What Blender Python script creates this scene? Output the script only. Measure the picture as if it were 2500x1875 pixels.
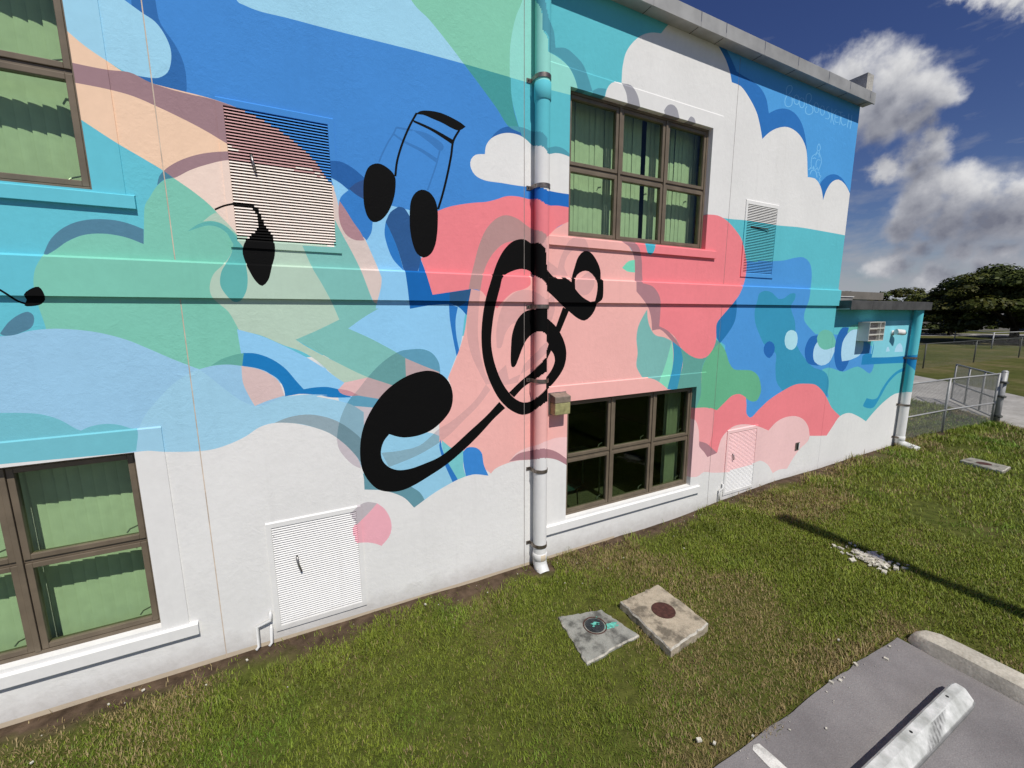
import bpy, bmesh, math, random
import numpy as np
from mathutils import Vector, Matrix
from mathutils.geometry import delaunay_2d_cdt
R = math.radians
random.seed(7); rng = np.random.default_rng(7)
scene = bpy.context.scene
for o in list(bpy.data.objects): bpy.data.objects.remove(o)
COL = scene.collection

# ------------------------------------------------------------------ camera
# world: wall plane y=0, x runs along the wall, z up; the camera stands in the car park in front of it
FPX, YAW, PITCH, ROLL = 1017.5, R(26.985), R(-9.269), R(-0.276)
CAM = np.array([0.0, -4.37, 3.2])
FW = np.array([math.sin(YAW)*math.cos(PITCH), math.cos(YAW)*math.cos(PITCH), math.sin(PITCH)])
r0 = np.array([math.cos(YAW), -math.sin(YAW), 0.0]); u0 = np.cross(r0, FW)
RT = r0*math.cos(ROLL)+u0*math.sin(ROLL); UP = -r0*math.sin(ROLL)+u0*math.cos(ROLL)
cam = bpy.data.cameras.new('camera'); camo = bpy.data.objects.new('camera', cam); COL.objects.link(camo)
m = Matrix.Identity(4)
for i in range(3):
    m[i][0] = RT[i]; m[i][1] = UP[i]; m[i][2] = -FW[i]; m[i][3] = CAM[i]
camo.matrix_world = m
cam.sensor_width = 36; cam.lens = FPX/2500*36; cam.clip_end = 3000; cam.clip_start = .05
scene.camera = camo
def ray(x, y): return RT*(x-1250)/FPX - UP*(y-937.5)/FPX + FW
def on_wall(x, y, yy=0.0):
    d = ray(x, y); t = (yy-CAM[1])/d[1]; q = CAM+d*t; return q[0], q[2]
def on_ground(x, y, z=0.0):
    d = ray(x, y); t = (z-CAM[2])/d[2]; q = CAM+d*t; return q[0], q[1]
def to_px(p):
    d = np.asarray(p, float)-CAM; w = d@FW
    return np.stack([1250+FPX*(d@RT)/w, 937.5-FPX*(d@UP)/w], -1)

# ------------------------------------------------------------------ light
SUN_DIR = Vector((-0.02, 1.0, -1.40)).normalized()      # direction the light travels
EL = math.asin(-SUN_DIR.z)
world = bpy.data.worlds.new('World'); scene.world = world; world.use_nodes = True
SKY_STRENGTH = 0.06
def build_world():
    nt = world.node_tree; nt.nodes.clear(); N = nt.nodes.new; L = nt.links.new
    out = N('ShaderNodeOutputWorld'); bg = N('ShaderNodeBackground'); bg.inputs[1].default_value = 1.0
    sky = N('ShaderNodeTexSky'); sky.sky_type = 'NISHITA'; sky.sun_disc = False
    sky.sun_elevation = EL; sky.sun_rotation = math.pi; sky.air_density = 1.0; sky.dust_density = 0.15; sky.ozone_density = 4.0
    sk = N('ShaderNodeVectorMath'); sk.operation = 'SCALE'; sk.inputs['Scale'].default_value = SKY_STRENGTH; hs = N('ShaderNodeHueSaturation'); hs.inputs['Saturation'].default_value = 1.17; hs.inputs['Value'].default_value = 1.0; hs.inputs['Hue'].default_value = .522; L(sky.outputs[0], hs.inputs['Color']); L(hs.outputs[0], sk.inputs[0])
    tc = N('ShaderNodeTexCoord')
    def noise(vec, scale, detail, rough=.55, dist=0.0):
        n = N('ShaderNodeTexNoise'); n.inputs['Scale'].default_value = scale; n.inputs['Detail'].default_value = detail
        n.inputs['Roughness'].default_value = rough; n.inputs['Distortion'].default_value = dist; L(vec, n.inputs['Vector']); return n.outputs[0]
    def math_(op, a, b=None, c=None, clamp=False):
        n = N('ShaderNodeMath'); n.operation = op; n.use_clamp = clamp
        for k, v in enumerate((a, b, c)):
            if v is None: continue
            if isinstance(v, (int, float)): n.inputs[k].default_value = v
            else: L(v, n.inputs[k])
        return n.outputs[0]
    nv = N('ShaderNodeVectorMath'); nv.operation = 'NORMALIZE'; L(tc.outputs['Generated'], nv.inputs[0]); V = nv.outputs[0]
    # wobble the lookup direction so cloud outlines billow
    wn = N('ShaderNodeTexNoise'); wn.inputs['Scale'].default_value = 17; wn.inputs['Detail'].default_value = 6; wn.inputs['Roughness'].default_value = .6; L(V, wn.inputs['Vector'])
    ws = N('ShaderNodeVectorMath'); ws.operation = 'MULTIPLY_ADD'; L(wn.outputs['Color'], ws.inputs[0]); ws.inputs[1].default_value = (.075, .075, .06); ws.inputs[2].default_value = (-.0375, -.0375, -.03)
    wv = N('ShaderNodeVectorMath'); wv.operation = 'ADD'; L(V, wv.inputs[0]); L(ws.outputs[0], wv.inputs[1]); VW = wv.outputs[0]
    blobs = [(2030, 200, 55), (2095, 175, 55), (2160, 200, 75), (2205, 165, 38), (2235, 220, 65), (2280, 240, 48), (2160, 275, 75), (2085, 265, 75), (2050, 335, 50), (2240, 285, 45),
             (2286, 335, 34), (2280, 372, 46), (2230, 405, 54), (2165, 412, 38), (2260, 445, 62), (2320, 455, 56), (2250, 500, 66), (2340, 505, 74), (2420, 480, 56), (2475, 465, 48), (2535, 470, 60), (2400, 530, 66), (2300, 548, 62), (2205, 548, 42), (2480, 530, 56), (2560, 555, 76),
             (2230, 612, 44), (2170, 655, 40), (2290, 668, 48), (2420, 655, 50), (2520, 690, 48), (2340, 622, 40), (2440, 612, 44), (2540, 640, 40), (2300, 690, 26), (2430, 668, 24), (2330, -8, 22), (2390, 0, 32), (2450, -4, 36), (2515, 2, 34)]
    def field(vec):
        acc = None
        for (px, py, r_) in blobs:
            d = ray(px, py); ln = np.linalg.norm(d); d = d/ln; s = r_*1.42/(FPX*ln**1.35)
            dp = N('ShaderNodeVectorMath'); dp.operation = 'DISTANCE'; L(vec, dp.inputs[0]); dp.inputs[1].default_value = tuple(d)
            g = math_('MULTIPLY_ADD', dp.outputs['Value'], -1.0/s, 1.0)
            acc = g if acc is None else math_('SMOOTH_MAX', acc, g, .3)
        return math_('MAXIMUM', acc, -1.0)
    acc = field(VW)
    upv = N('ShaderNodeVectorMath'); upv.operation = 'ADD'; L(VW, upv.inputs[0]); upv.inputs[1].default_value = (-.006, -.014, .034)
    acc_up = field(upv.outputs[0])
    fb = noise(V, 21, 6, .52, .1)
    wide = noise(V, 2.1, 4, .5)
    gen = math_('MULTIPLY_ADD', wide, 6.0, -4.1)          # loose clouds over the rest of the sky
    acc = math_('MAXIMUM', acc, gen)
    dens = math_('MULTIPLY_ADD', math_('SUBTRACT', fb, .5), 1.3, acc)
    mr = N('ShaderNodeMapRange'); mr.interpolation_type = 'SMOOTHSTEP'; L(dens, mr.inputs[0]); mr.inputs[1].default_value = .0; mr.inputs[2].default_value = .72
    # cloud body: bright where little cloud lies towards the sun, grey below thick parts
    fb3 = noise(V, 9, 6, .6)
    th = math_('MAXIMUM', acc_up, math_('MULTIPLY_ADD', gen, .7, -.1))
    lit = math_('MULTIPLY_ADD', th, -.78, math_('MULTIPLY_ADD', fb3, 1.5, math_('MULTIPLY_ADD', fb, .7, -.3)))
    mr2 = N('ShaderNodeMapRange'); L(lit, mr2.inputs[0]); mr2.inputs[1].default_value = -.05; mr2.inputs[2].default_value = 1.05
    cr = N('ShaderNodeValToRGB'); L(mr2.outputs[0], cr.inputs[0])
    cr.color_ramp.elements[0].color = (.175, .185, .235, 1); cr.color_ramp.elements[1].color = (.72, .72, .73, 1)
    e = cr.color_ramp.elements.new(.45); e.color = (.36, .37, .415, 1)
    # thin layered cloud towards the horizon, all the way round
    sep = N('ShaderNodeSeparateXYZ'); L(V, sep.inputs[0])
    sq = N('ShaderNodeVectorMath'); sq.operation = 'MULTIPLY'; L(V, sq.inputs[0]); sq.inputs[1].default_value = (1, 1, 3.2)
    lay = noise(sq.outputs[0], 7, 7, .6, .3)
    el = N('ShaderNodeMapRange'); L(sep.outputs[2], el.inputs[0]); el.inputs[1].default_value = .24; el.inputs[2].default_value = .03
    lf = N('ShaderNodeMapRange'); L(math_('MULTIPLY_ADD', el.outputs[0], .42, lay), lf.inputs[0]); lf.inputs[1].default_value = .56; lf.inputs[2].default_value = .95; lf.inputs[4].default_value = .9
    mx0 = N('ShaderNodeMix'); mx0.data_type = 'RGBA'; L(lf.outputs[0], mx0.inputs[0]); L(sk.outputs[0], mx0.inputs[6]); mx0.inputs[7].default_value = (.35, .365, .41, 1)
    mx = N('ShaderNodeMix'); mx.data_type = 'RGBA'; L(mr.outputs[0], mx.inputs[0]); L(mx0.outputs[2], mx.inputs[6]); L(cr.outputs[0], mx.inputs[7])
    L(mx.outputs[2], bg.inputs[0]); L(bg.outputs[0], out.inputs[0])
build_world()
sl = bpy.data.lights.new('sun', 'SUN'); sl.energy = 3.95; sl.angle = R(.53); sl.color = (1, .955, .885)
so = bpy.data.objects.new('sun', sl); COL.objects.link(so); so.location = (-3, -20, 30)
so.rotation_euler = SUN_DIR.to_track_quat('-Z', 'Y').to_euler()
vs = scene.view_settings; vs.view_transform = 'Standard'; vs.look = 'None'; vs.gamma = 1; vs.use_curve_mapping = False; vs.exposure = 0.0
scene.render.engine = 'CYCLES'

# ------------------------------------------------------------------ helpers
def lin(c): return tuple((v/255/12.92 if v/255 <= .04045 else ((v/255+.055)/1.055)**2.4) for v in c[:3])
def link(o, parent=None):
    COL.objects.link(o)
    if parent is not None: o.parent = parent
    return o
def empty(name, loc=(0, 0, 0), rz=0.0):
    o = bpy.data.objects.new(name, None); o.location = loc; o.rotation_euler = (0, 0, rz); o.empty_display_size = .2; COL.objects.link(o); return o
def tag(o, label=None, cat=None, group=None, kind=None):
    if label: o['label'] = label
    if cat: o['category'] = cat
    if group: o['group'] = group
    if kind: o['kind'] = kind
    return o
def from_data(name, verts, faces, mat, parent=None, smooth=False, cols=None):
    me = bpy.data.meshes.new(name); me.from_pydata([tuple(map(float, v)) for v in verts], [], faces); me.materials.append(mat)
    if cols is not None:
        a = me.color_attributes.new('paint', 'FLOAT_COLOR', 'CORNER'); buf = []
        for f, c in zip(faces, cols): buf += [c[0], c[1], c[2], 1.0]*len(f)
        a.data.foreach_set('color', buf)
    if smooth: me.polygons.foreach_set('use_smooth', [True]*len(me.polygons))
    o = bpy.data.objects.new(name, me); return link(o, parent)
class MB:
    """collects plain shapes into one mesh"""
    def __init__(s): s.v = []; s.f = []
    def box(s, x0, x1, y0, y1, z0, z1, M=None):
        b = len(s.v); P = [(x0, y0, z0), (x1, y0, z0), (x1, y1, z0), (x0, y1, z0), (x0, y0, z1), (x1, y0, z1), (x1, y1, z1), (x0, y1, z1)]
        if M is not None: P = [tuple(M @ Vector(p)) for p in P]
        s.v += P; s.f += [tuple(b+i for i in q) for q in ((0, 3, 2, 1), (4, 5, 6, 7), (0, 1, 5, 4), (1, 2, 6, 5), (2, 3, 7, 6), (3, 0, 4, 7))]; return s
    def prism(s, pts, axis, a, b_):
        # pts: 2-D outline, extruded along axis from a to b_
        n = len(pts); b = len(s.v)
        def mk(p, t): return {'x': (t, p[0], p[1]), 'y': (p[0], t, p[1]), 'z': (p[0], p[1], t)}[axis]
        s.v += [mk(p, a) for p in pts]+[mk(p, b_) for p in pts]
        s.f += [tuple(range(b, b+n)), tuple(range(b+2*n-1, b+n-1, -1))]
        s.f += [(b+i, b+n+i, b+n+(i+1) % n, b+(i+1) % n) for i in range(n)]; return s
    def tube(s, pts, r, n=10, cap=True):
        pts = [Vector(p) for p in pts]; rs = r if isinstance(r, (list, tuple)) else [r]*len(pts); rings = []; up = None
        for i, p in enumerate(pts):
            t = (pts[min(i+1, len(pts)-1)]-pts[max(i-1, 0)]).normalized()
            if up is None: up = Vector((0, 0, 1)) if abs(t.z) < .9 else Vector((1, 0, 0))
            sx = t.cross(up).normalized(); sy = sx.cross(t).normalized(); up = sy
            # mitre the bends
            k = 1.0
            if 0 < i < len(pts)-1:
                c = (pts[i]-pts[i-1]).normalized().dot((pts[i+1]-pts[i]).normalized()); k = 1/math.sqrt(max(.3, (1+c)/2))
            b = len(s.v); rings.append(b)
            for j in range(n):
                a = 2*math.pi*j/n; s.v.append(tuple(p+(sx*math.cos(a)+sy*math.sin(a))*rs[i]*k))
        for a, b in zip(rings, rings[1:]):
            for j in range(n): s.f.append((a+j, a+(j+1) % n, b+(j+1) % n, b+j))
        if cap: s.f.append(tuple(rings[0]+j for j in range(n))[::-1]); s.f.append(tuple(rings[-1]+j for j in range(n)))
        return s
    def cyl(s, c, r, h, axis='z', n=20, r2=None):
        d = {'z': Vector((0, 0, 1)), 'y': Vector((0, 1, 0)), 'x': Vector((1, 0, 0))}[axis]; c = Vector(c)
        return s.tube([c, c+d*h], [r, r if r2 is None else r2], n)
    def build(s, name, mat, parent=None, smooth=False, bevel=0.0):
        o = from_data(name, s.v, s.f, mat, parent, smooth)
        if bevel:
            md = o.modifiers.new('bevel', 'BEVEL'); md.width = bevel; md.segments = 2; md.limit_method = 'ANGLE'; md.angle_limit = R(40)
        if smooth:
            try: o.data.shade_auto_smooth
            except Exception: pass
        return o
def smooth_by_angle(o, ang=40):
    bm = bmesh.new(); bm.from_mesh(o.data)
    for f in bm.faces: f.smooth = True
    for e in bm.edges:
        if len(e.link_faces) != 2 or e.calc_face_angle(0) > R(ang): e.smooth = False
    bm.to_mesh(o.data); bm.free(); return o
def copy_tree(o, parent=None):
    c = o.copy(); COL.objects.link(c); c.parent = parent
    for ch in list(o.children): copy_tree(ch, c)
    return c
# value noise for scatter decisions
_g = np.random.default_rng(3).random((256, 256))
def vnoise(x, y):
    x = np.asarray(x, float); y = np.asarray(y, float); xi = np.floor(x).astype(int); yi = np.floor(y).astype(int); fx = x-xi; fy = y-yi
    fx = fx*fx*(3-2*fx); fy = fy*fy*(3-2*fy); a = _g[xi % 256, yi % 256]; b = _g[(xi+1) % 256, yi % 256]; c = _g[xi % 256, (yi+1) % 256]; d = _g[(xi+1) % 256, (yi+1) % 256]
    return (a*(1-fx)+b*fx)*(1-fy)+(c*(1-fx)+d*fx)*fy
def fnoise(x, y): return .5*vnoise(x, y)+.3*vnoise(x*2.1+7, y*2.1+3)+.2*vnoise(x*4.3+1, y*4.3+9)
def sstep(a, b, x): t = np.clip((x-a)/(b-a), 0, 1); return t*t*(3-2*t)

# ------------------------------------------------------------------ materials
class NT:
    def __init__(s, name):
        s.m = bpy.data.materials.new(name); s.m.use_nodes = True; s.t = s.m.node_tree; s.b = s.t.nodes['Principled BSDF']; s.out = s.t.nodes['Material Output']
    def n(s, t, **k):
        x = s.t.nodes.new(t)
        for a, v in k.items(): setattr(x, a, v)
        return x
    def l(s, a, b): s.t.links.new(a, b)
    def coord(s): return s.n('ShaderNodeNewGeometry').outputs['Position']
    def noise(s, vec, scale, detail=4, rough=.55, dist=0):
        x = s.n('ShaderNodeTexNoise'); x.inputs['Scale'].default_value = scale; x.inputs['Detail'].default_value = detail; x.inputs['Roughness'].default_value = rough; x.inputs['Distortion'].default_value = dist; s.l(vec, x.inputs['Vector']); return x.outputs[0]
    def ramp(s, f, stops):
        x = s.n('ShaderNodeValToRGB'); s.l(f, x.inputs[0]); e = x.color_ramp.elements
        while len(e) > 1: e.remove(e[-1])
        e[0].position = stops[0][0]; e[0].color = (*stops[0][1], 1)
        for p, c in stops[1:]:
            q = e.new(p); q.color = (*c, 1)
        return x.outputs[0]
    def math(s, op, a, b=None, c=None, clamp=False):
        x = s.n('ShaderNodeMath', operation=op, use_clamp=clamp)
        for k, v in enumerate((a, b, c)):
            if v is None: continue
            if isinstance(v, (int, float)): x.inputs[k].default_value = v
            else: s.l(v, x.inputs[k])
        return x.outputs[0]
    def mix(s, f, a, b, mode='MIX'):
        x = s.n('ShaderNodeMix', data_type='RGBA', blend_type=mode)
        for i, v in ((0, f), (6, a), (7, b)):
            if isinstance(v, (int, float)): x.inputs[i].default_value = v
            elif isinstance(v, tuple): x.inputs[i].default_value = (*v, 1) if len(v) == 3 else v
            else: s.l(v, x.inputs[i])
        return x.outputs[2]
    def bump(s, h, strength, dist):
        x = s.n('ShaderNodeBump'); x.inputs['Strength'].default_value = strength; x.inputs['Distance'].default_value = dist; s.l(h, x.inputs['Height']); s.l(x.outputs[0], s.b.inputs['Normal']); return x
    def base(s, c):
        if isinstance(c, tuple): s.b.inputs['Base Color'].default_value = (*c, 1)
        else: s.l(c, s.b.inputs['Base Color'])
    def p(s, **k):
        for a, v in k.items(): s.b.inputs[a.replace('_', ' ')].default_value = v
def simple(name, c, rough=.5, metal=0.0, var=.25, scale=9, bump=0.0, spec=.4):
    t = NT(name); P = t.coord(); f = t.noise(P, scale, 5)
    lo = tuple(v*(1-var) for v in c); hi = tuple(min(1, v*(1+var)) for v in c)
    t.base(t.ramp(f, [(.3, lo), (.7, hi)])); t.p(Roughness=rough, Metallic=metal, Specular_IOR_Level=spec)
    if bump: t.bump(t.noise(P, scale*12, 3), bump, .004)
    return t.m
def paint_mat(name, rough_bump):
    """wall paint: the colour of each painted area comes from the face, the stucco relief and wear from noise"""
    t = NT(name); P = t.coord(); a = t.n('ShaderNodeAttribute', attribute_name='paint')
    f = t.noise(P, 1.1, 6, .6); g = t.noise(P, 16, 4, .6)
    v = t.math('MULTIPLY_ADD', f, .22, t.math('MULTIPLY_ADD', g, .12, .83))
    vv = t.n('ShaderNodeVectorMath', operation='SCALE'); t.l(a.outputs['Color'], vv.inputs[0]); t.l(v, vv.inputs['Scale'])
    # rain streaks, faint grey
    sc = t.n('ShaderNodeVectorMath', operation='MULTIPLY'); t.l(P, sc.inputs[0]); sc.inputs[1].default_value = (5.5, 5.5, .35)
    st = t.noise(sc.outputs[0], 1.4, 5, .65); sm = t.n('ShaderNodeMapRange'); t.l(st, sm.inputs[0]); sm.inputs[1].default_value = .56; sm.inputs[2].default_value = .8; sm.inputs[4].default_value = .10
    k_ = t.mix(sm.outputs[0], vv.outputs[0], (.42, .41, .40), 'MULTIPLY'); sz = t.n('ShaderNodeSeparateXYZ'); t.l(P, sz.inputs[0]); sp = t.n('ShaderNodeMapRange'); t.l(t.math('MULTIPLY_ADD', t.noise(P, 7, 6, .7), -.34, sz.outputs[2]), sp.inputs[0]); sp.inputs[1].default_value = .06; sp.inputs[2].default_value = -.13; sp.inputs[4].default_value = .3; t.base(t.mix(sp.outputs[0], k_, (.20, .155, .11))); t.p(Roughness=.75, Specular_IOR_Level=.09)
    if rough_bump:
        h1 = t.noise(P, 38, 3, .6, .6); h2 = t.noise(P, 9, 4, .6, 1.2)
        h = t.math('ADD', t.math('MULTIPLY', h1, .55), t.math('MULTIPLY', t.math('POWER', h2, 2.0), 1.0)); h = t.math('ADD', h, t.math('MULTIPLY', t.noise(P, 120, 2), .18)); pt = t.n('ShaderNodeMapRange'); t.l(t.noise(P, 1.5, 4, .6), pt.inputs[0]); pt.inputs[1].default_value = .35; pt.inputs[2].default_value = .68; pt.inputs[3].default_value = .3; pt.inputs[4].default_value = 1.15; t.bump(t.math('MULTIPLY', h, pt.outputs[0]), .48, .0075)
    else:
        t.bump(t.noise(P, 60, 3), .25, .002)
    return t.m
M = {}
M['stucco'] = paint_mat('painted_stucco', True)
M['trim'] = paint_mat('painted_trim', False)
M['bronze'] = simple('bronze_aluminium', (.168, .134, .094), .5, .1, .16, 6)
M['steel'] = simple('galvanised_steel', (.30, .29, .28), .38, .85, .3, 14)
M['strap'] = simple('strap_steel', (.26, .22, .19), .4, .8, .35, 20)
M['fascia'] = simple('fascia_metal', (.42, .415, .385), .45, .25, .18, 3)
M['darkroof'] = simple('roof_edge', (.085, .083, .08), .55, .2, .35, 4)
M['black'] = simple('black_gap', (.012, .012, .012), .8)
M['white'] = simple('white_plastic', (.74, .74, .72), .45, 0, .08, 6)
M['vane'] = simple('blind_fabric', (.80, .81, .73), .8, 0, .06, 12)
M['carpet'] = simple('carpet', (.06, .057, .035), .95, 0, .4, 30)
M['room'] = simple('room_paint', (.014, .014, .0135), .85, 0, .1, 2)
M['desk'] = simple('desk_laminate', (.26, .22, .16), .35, 0, .1, 3)
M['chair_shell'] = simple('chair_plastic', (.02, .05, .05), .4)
def glass_mat():
    t = NT('tinted_glass'); t.t.nodes.remove(t.b)
    tr = t.n('ShaderNodeBsdfTransparent'); tr.inputs[0].default_value = (.80, .885, .77, 1)     # per face; a pane has two
    gl = t.n('ShaderNodeBsdfGlossy'); gl.inputs['Roughness'].default_value = .015; gl.inputs[0].default_value = (.9, .95, .95, 1)
    lw = t.n('ShaderNodeLayerWeight'); fr_ = t.math('MULTIPLY_ADD', t.math('POWER', lw.outputs['Facing'], 5.0), .8, .022)
    P = t.coord(); f = t.noise(P, 1.3, 3); bp = t.n('ShaderNodeBump'); bp.inputs['Strength'].default_value = .04; bp.inputs['Distance'].default_value = .02; t.l(f, bp.inputs['Height']); t.l(bp.outputs[0], gl.inputs['Normal'])
    mx = t.n('ShaderNodeMixShader'); t.l(fr_, mx.inputs[0]); t.l(tr.outputs[0], mx.inputs[1]); t.l(gl.outputs[0], mx.inputs[2]); t.l(mx.outputs[0], t.out.inputs[0]); return t.m
M['glass'] = glass_mat()
def concrete(name, c, stain=.5, sc=3.0):
    t = NT(name); P = t.coord(); f = t.noise(P, sc, 7, .62); g = t.noise(P, sc*14, 4)
    d = tuple(v*(1-stain) for v in c); k = t.ramp(f, [(.36, d), (.5, c), (.66, tuple(min(1, v*1.2) for v in c))])
    gg = t.ramp(g, [(.3, (.75, .74, .72)), (.65, (1, 1, 1))]); t.base(t.mix(1.0, k, gg, 'MULTIPLY')); t.p(Roughness=.88, Specular_IOR_Level=.25); t.bump(t.noise(P, sc*22, 4), .5, .006); return t.m
M['concrete'] = concrete('weathered_concrete', (.33, .31, .26), .55, 5)
M['slab_grey'] = concrete('grey_slab_concrete', (.31, .315, .28), .62, 7)
M['slab_tan'] = concrete('tan_slab_concrete', (.46, .40, .30), .6, 6)
M['path'] = concrete('path_concrete', (.40, .385, .35), .25, .6)
M['curb'] = concrete('curb_concrete', (.62, .58, .48), .2, 3)
def stop_mat():
    t = NT('wheel_stop_paint'); P = t.coord(); f = t.noise(P, 7, 6, .65)
    k = t.ramp(f, [(.3, (.34, .35, .32)), (.5, (.52, .53, .50)), (.68, (.72, .72, .69))])
    # tyre scuff: a dark smear running down the car side, broken into ribs by the tread
    sx = t.n('ShaderNodeSeparateXYZ'); t.l(P, sx.inputs[0])
    w = t.math('DIVIDE', t.math('SUBTRACT', .118, sx.outputs[2]), .09)                   # 0 at the crest, 1 at the foot
    c0 = t.math('MULTIPLY_ADD', w, -.30, 4.22)
    u = t.math('SUBTRACT', sx.outputs[0], c0)
    wd = t.math('MULTIPLY_ADD', t.noise(P, 11, 4), .14, .09)
    msk = t.math('SUBTRACT', 1.0, t.math('POWER', t.math('DIVIDE', u, wd), 2.0), clamp=True)
    wv = t.math('MULTIPLY_ADD', t.math('SINE', t.math('MULTIPLY', t.math('ADD', t.math('MULTIPLY', w, 1.5), t.math('MULTIPLY', sx.outputs[0], 22)), 6.3)), .2, .6)
    n2 = t.math('MULTIPLY_ADD', t.noise(P, 32, 5, .7), 3.0, -.75, clamp=True)
    top = t.math('LESS_THAN', sx.outputs[1], -3.39)
    mk = t.math('MULTIPLY', t.math('MULTIPLY', t.math('MULTIPLY', t.math('MULTIPLY', msk, 1.25, clamp=True), wv), t.math('MULTIPLY_ADD', n2, .8, .25)), top, clamp=True)
    low = t.n('ShaderNodeMapRange'); t.l(sx.outputs[2], low.inputs[0]); low.inputs[1].default_value = .042; low.inputs[2].default_value = .036  # shadow line along the foot, painted into the colour
    mk = t.math('MAXIMUM', mk, t.math('MULTIPLY', low.outputs[0], .7))
    t.base(t.mix(mk, k, (.05, .047, .048))); t.p(Roughness=.8); t.bump(t.noise(P, 60, 4), .35, .004); return t.m
M['stop'] = stop_mat()
def asphalt_mat():
    t = NT('worn_asphalt'); P = t.coord(); f = t.noise(P, 1.4, 6, .6); g = t.noise(P, 130, 3, .7); v = t.n('ShaderNodeTexVoronoi'); v.inputs['Scale'].default_value = 95; t.l(P, v.inputs['Vector'])
    k = t.ramp(f, [(.3, (.185, .173, .170)), (.55, (.25, .235, .230)), (.75, (.30, .285, .275))])
    gg = t.ramp(g, [(.25, (.72, .72, .72)), (.6, (1, 1, 1)), (.8, (1.35, 1.35, 1.3))]); t.base(t.mix(1.0, k, gg, 'MULTIPLY')); t.p(Roughness=.9, Specular_IOR_Level=.25)
    t.bump(t.math('ADD', v.outputs['Distance'], g), .4, .004); return t.m
M['asphalt'] = asphalt_mat()
def lawn_mat():
    t = NT('lawn_soil'); P = t.coord(); f = t.noise(P, .9, 7, .62); g = t.noise(P, 9, 5, .7); d = t.noise(P, .11, 4, .6)
    near = t.ramp(f, [(.33, (.075, .098, .018)), (.55, (.09, .10, .024)), (.72, (.15, .115, .06))])
    near = t.mix(1.0, near, t.ramp(g, [(.25, (.45, .45, .45)), (.7, (1.35, 1.3, 1.2))]), 'MULTIPLY')
    far = t.ramp(t.noise(P, .28, 6, .7), [(.32, (.058, .072, .014)), (.5, (.085, .092, .022)), (.63, (.14, .12, .05)), (.75, (.20, .165, .095))])
    far = t.mix(1.0, far, t.ramp(t.noise(P, 4.0, 5, .7), [(.3, (.7, .7, .7)), (.7, (1.2, 1.2, 1.2))]), 'MULTIPLY')
    sx = t.n('ShaderNodeSeparateXYZ'); t.l(P, sx.inputs[0]); r = t.n('ShaderNodeMapRange'); t.l(sx.outputs[0], r.inputs[0]); r.inputs[1].default_value = 11; r.inputs[2].default_value = 20
    k = t.mix(r.outputs[0], near, far)
    # bare dirt along the foot of the wall and around the slabs
    w = t.n('ShaderNodeMapRange'); t.l(t.math('MULTIPLY_ADD', t.noise(P, 2.2, 5), .75, sx.outputs[1]), w.inputs[0]); w.inputs[1].default_value = .02; w.inputs[2].default_value = .24
    ye = t.math('LESS_THAN', sx.outputs[1], .3); k = t.mix(t.math('MULTIPLY', w.outputs[0], ye), k, t.ramp(t.noise(P, 8, 5), [(.3, (.045, .031, .02)), (.7, (.13, .09, .06))]))
    t.base(k); t.p(Roughness=.95, Specular_IOR_Level=.1); t.bump(t.noise(P, 30, 5), .8, .02); return t.m
M['lawn'] = lawn_mat()
def attr_mat(name, rough=.6, trans=0.0, spec=.3):
    t = NT(name); a = t.n('ShaderNodeAttribute', attribute_name='paint'); P = t.coord(); f = t.ramp(t.noise(P, 3, 3), [(.3, (.85, .85, .85)), (.7, (1.15, 1.15, 1.15))])
    k = t.mix(1.0, a.outputs['Color'], f, 'MULTIPLY'); t.base(k); t.p(Roughness=rough, Specular_IOR_Level=spec)
    if trans:
        tl = t.n('ShaderNodeBsdfTranslucent'); t.l(k, tl.inputs[0]); mx = t.n('ShaderNodeMixShader'); mx.inputs[0].default_value = trans; t.l(t.b.outputs[0], mx.inputs[1]); t.l(tl.outputs[0], mx.inputs[2]); t.l(mx.outputs[0], t.out.inputs[0])
    return t.m
M['blade'] = attr_mat('grass_blade', .55, .25)
M['leaf'] = attr_mat('tree_leaf', .6, .06, .2)
M['bark'] = simple('bark', (.055, .045, .035), .9, 0, .4, 6, .6)
M['rust'] = simple('rusted_iron', (.075, .030, .022), .75, .1, .45, 25, .5)
M['iron'] = simple('dark_iron', (.05, .06, .065), .55, .4, .4, 30, .4)
M['mark'] = simple('turquoise_marking_paint', (.12, .46, .37), .7, 0, .5, 40)
M['line'] = concrete('worn_line_paint', (.74, .73, .68), .35, 9)
M['lime'] = concrete('limestone_rubble', (.68, .65, .55), .35, 20)
M['lamp_body'] = simple('lamp_housing', (.27, .215, .17), .55, .1, .2, 18)
M['lamp_lens'] = simple('yellowed_lens', (.36, .34, .16), .3, 0, .3, 14)
M['beige'] = simple('beige_plastic', (.60, .60, .54), .5, 0, .06, 5)
M['grille'] = simple('grille_shadow', (.10, .095, .09), .7)
M['grille_in'] = simple('coil_fins', (.30, .27, .26), .6, .1, .3, 60)

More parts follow.
